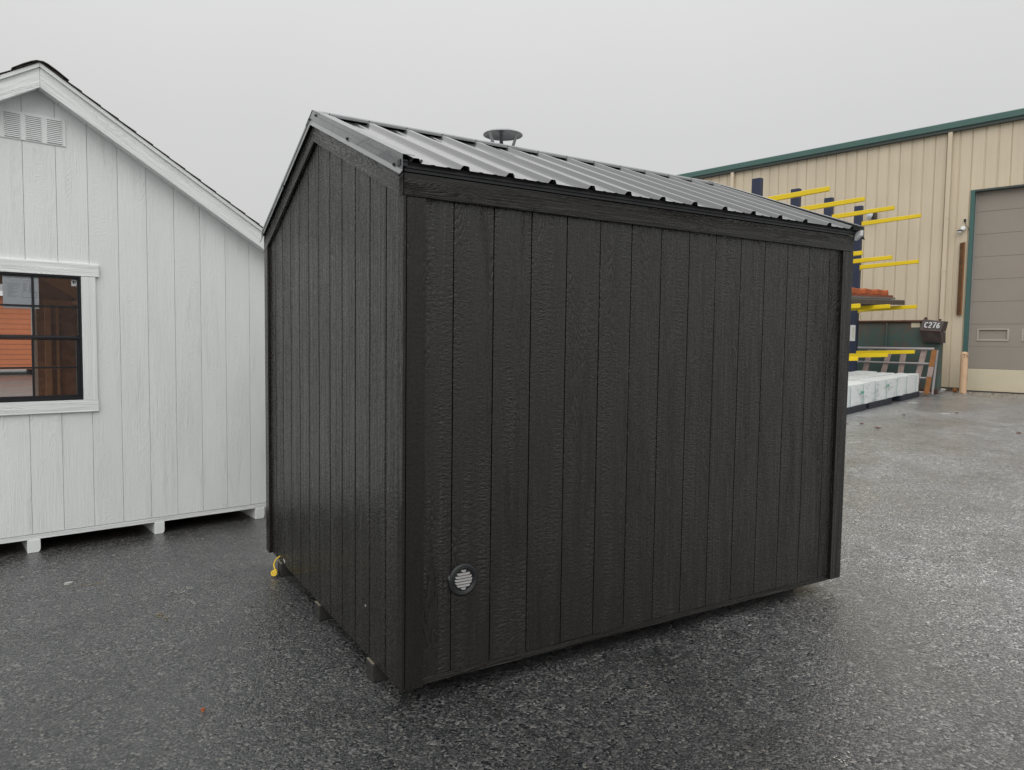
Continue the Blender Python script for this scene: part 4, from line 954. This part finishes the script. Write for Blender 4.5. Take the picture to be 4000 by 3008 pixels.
# goods on the third level of arms
def rk(x, y, z): return T4+row*x-arm*y+Vector((0, 0, z))
PZ = 2.632
PB = thing('timber_pallet', 'dark weathered timber pallet lying on the rack arms above the dumpster', 'pallet', rk(.20, .35, PZ), TH)
PB.rotation_euler = (0, -.038, TH)
for i in range(6): MB().box(-4.2, 0-.02*i, .0+.16*i, .13+.16*i, .105, .13).build('deck_board', 'grbrd', PB, bevel=.003)
for y in (0, .42, .84): MB().box(-4.2, .0, y, y+.05, 0, .104).build('runner', 'dkbrd', PB, bevel=.004)
GB = thing('board_stack', 'stack of red-brown and grey boards on the timber pallet', 'boards', rk(-.1, .38, PZ+.131), TH)
GB.rotation_euler = (0, -.038, TH)
for i in range(5):
    MB().box(-4.0, -.35+.22*(i % 3 == 1)-.02*i, .17*i, .17*i+.155, 0, .045).build('board', 'grbrd', GB, bevel=.002)
    MB().box(-3.9, -.50+.15*(i % 2), .17*i+.01, .17*i+.15, .046, .10).build('board', 'brbrd', GB, bevel=.002)
tl_ = None
for i, (x, w_) in enumerate(((-.72, .14), (-1.25, .42), (-2.05, .50), (-2.85, .55), (-3.4, .3))):
    t = thing('terracotta_block', ('short terracotta-coloured block at the right end of the board stack', 'second terracotta-coloured block from the right end of the board stack', 'third terracotta-coloured block from the right on the board stack', 'fourth terracotta-coloured block from the right on the board stack', 'leftmost terracotta-coloured block on the board stack')[i], 'block', rk(x-.1, .45, PZ+.234+.038*x), TH, 'terracotta-coloured blocks on the rack')
    MB().prism([(-w_/2, 0, 0), (w_/2, 0, 0), (w_/2-.02, 0, .10), (w_/2-.05, 0, .13), (-w_/2+.05, 0, .135), (-w_/2+.01, 0, .09)], (0, .35, 0)).build('block_body', 'orange', t, bevel=.01)

# ------------------------------------------------------------------ leaves, scraps and worn paint on the asphalt
def leaf(x, y, sz, rz, label):
    m_ = MB(); n_ = 10
    pts = []
    for i in range(n_):
        a = 2*math.pi*i/n_; r_ = sz*(1 if i % 2 == 0 else .62)*(1.15 if i in (0,) else 1)
        pts.append((r_*math.cos(a), .75*r_*math.sin(a), .006+.010*abs(math.sin(a*1.5))+random.uniform(0, .006)))
    pts.append((0, 0, .004))
    m_.add(pts, [(i, (i+1) % n_, n_) for i in range(n_)])
    m_.add([(p[0], p[1], p[2]+.0015) for p in pts], [(n_, (i+1) % n_, i) for i in range(n_)])
    o = m_.build('fallen_leaf', 'leaf', fix=False); o.location = (x, y, gz(x)+.002); o.rotation_euler = (0, 0, rz); tag(o, label, 'leaf', 'brown leaves scattered on the asphalt')
leaf(11.0, 4.59, .09, .4, 'largest curled brown leaf, right of the black shed corner and below the lumber')
leaf(11.3, 5.08, .05, 1.4, 'small brown leaf between the black shed and the largest leaf')
leaf(11.1, 5.26, .045, 2.4, 'small brown leaf closest to the black shed edge')
leaf(12.28, 2.91, .06, 3.0, 'brown leaf near the right edge of the yard')
leaf(14.5, 5.03, .06, .9, 'dark brown leaf in front of the overhead door')
leaf(13.3, 5.45, .04, .9, 'small brown leaf right of the lumber bundle front')
def scrap(x, y, sz, rz, label, mat='chalk'):
    m_ = MB(); pts = [(sz*math.cos(a)*random.uniform(.7, 1.1), sz*.45*math.sin(a)*random.uniform(.7, 1.1), 0) for a in [i*math.pi/4 for i in range(8)]]
    m_.prism(pts, (0, 0, .012)); o = m_.build('pale_scrap', mat); o.location = (x, y, gz(x)); o.rotation_euler = (0, 0, rz); tag(o, label, 'scrap', 'pale scraps lying on the asphalt')
scrap(15.9, 6.73, .14, -.4, 'pale flat scrap just in front of the lumber bundle')
scrap(14.2, 5.1, .12, -.4, 'pale flat scrap left of the overhead door, mid-yard')
scrap(3.05, -.62, .022, .4, 'pale pebble by the right bottom corner of the black shed')
scrap(3.30, -.66, .015, .4, 'smaller pale pebble right of the black shed corner')
scrap(-1.245, 2.575, .030, .2, 'pale chip on the asphalt in front of the white shed')
scrap(-.738, .425, .009, .2, 'orange-red speck on the asphalt near the black shed skids', 'orange')
def splat(x, y, rx, ry, rz, n_, mat, label):
    m_ = MB()
    for i in range(n_):
        a = random.random()*6.28; r_ = math.sqrt(random.random()); cx_, cy_ = rx*r_*math.cos(a), ry*r_*math.sin(a); q_ = random.uniform(.002, .0085); b = random.random()*6.28
        m_.add([(cx_+q_*math.cos(b+k*1.256)*random.uniform(.5, 1.2), cy_+q_*math.sin(b+k*1.256)*random.uniform(.4, 1), .0035) for k in range(5)], [(0, 1, 2, 3, 4)])
    o = m_.build('paint_mark', mat, fix=False); o.location = (x, y, gz(x)); o.rotation_euler = (0, 0, rz); tag(o, label, 'paint mark', 'worn paint marks on the asphalt')
splat(-.633, 2.084, .10, .04, .5, 60, 'palep', 'white paint splash on the asphalt between the two sheds')
splat(-.781, 1.672, .025, .10, .2, 34, 'yelp', 'short yellowish paint streak on the asphalt left of the black shed')
splat(-1.13, 2.50, .10, .03, .1, 40, 'yelp', 'rusty yellow stain beside the pale chip, before the white shed')
splat(5.355, 1.10, .10, .30, .3, 45, 'yelp', 'faint yellow paint streak right of the black shed')
splat(2.55, -1.05, .02, .12, 1.1, 26, 'palep', 'thin pale scratch on the asphalt in the lower right foreground')
splat(1.33, -1.22, .10, .03, .4, 20, 'palep', 'faint grey-white paint patch before the black shed long wall')
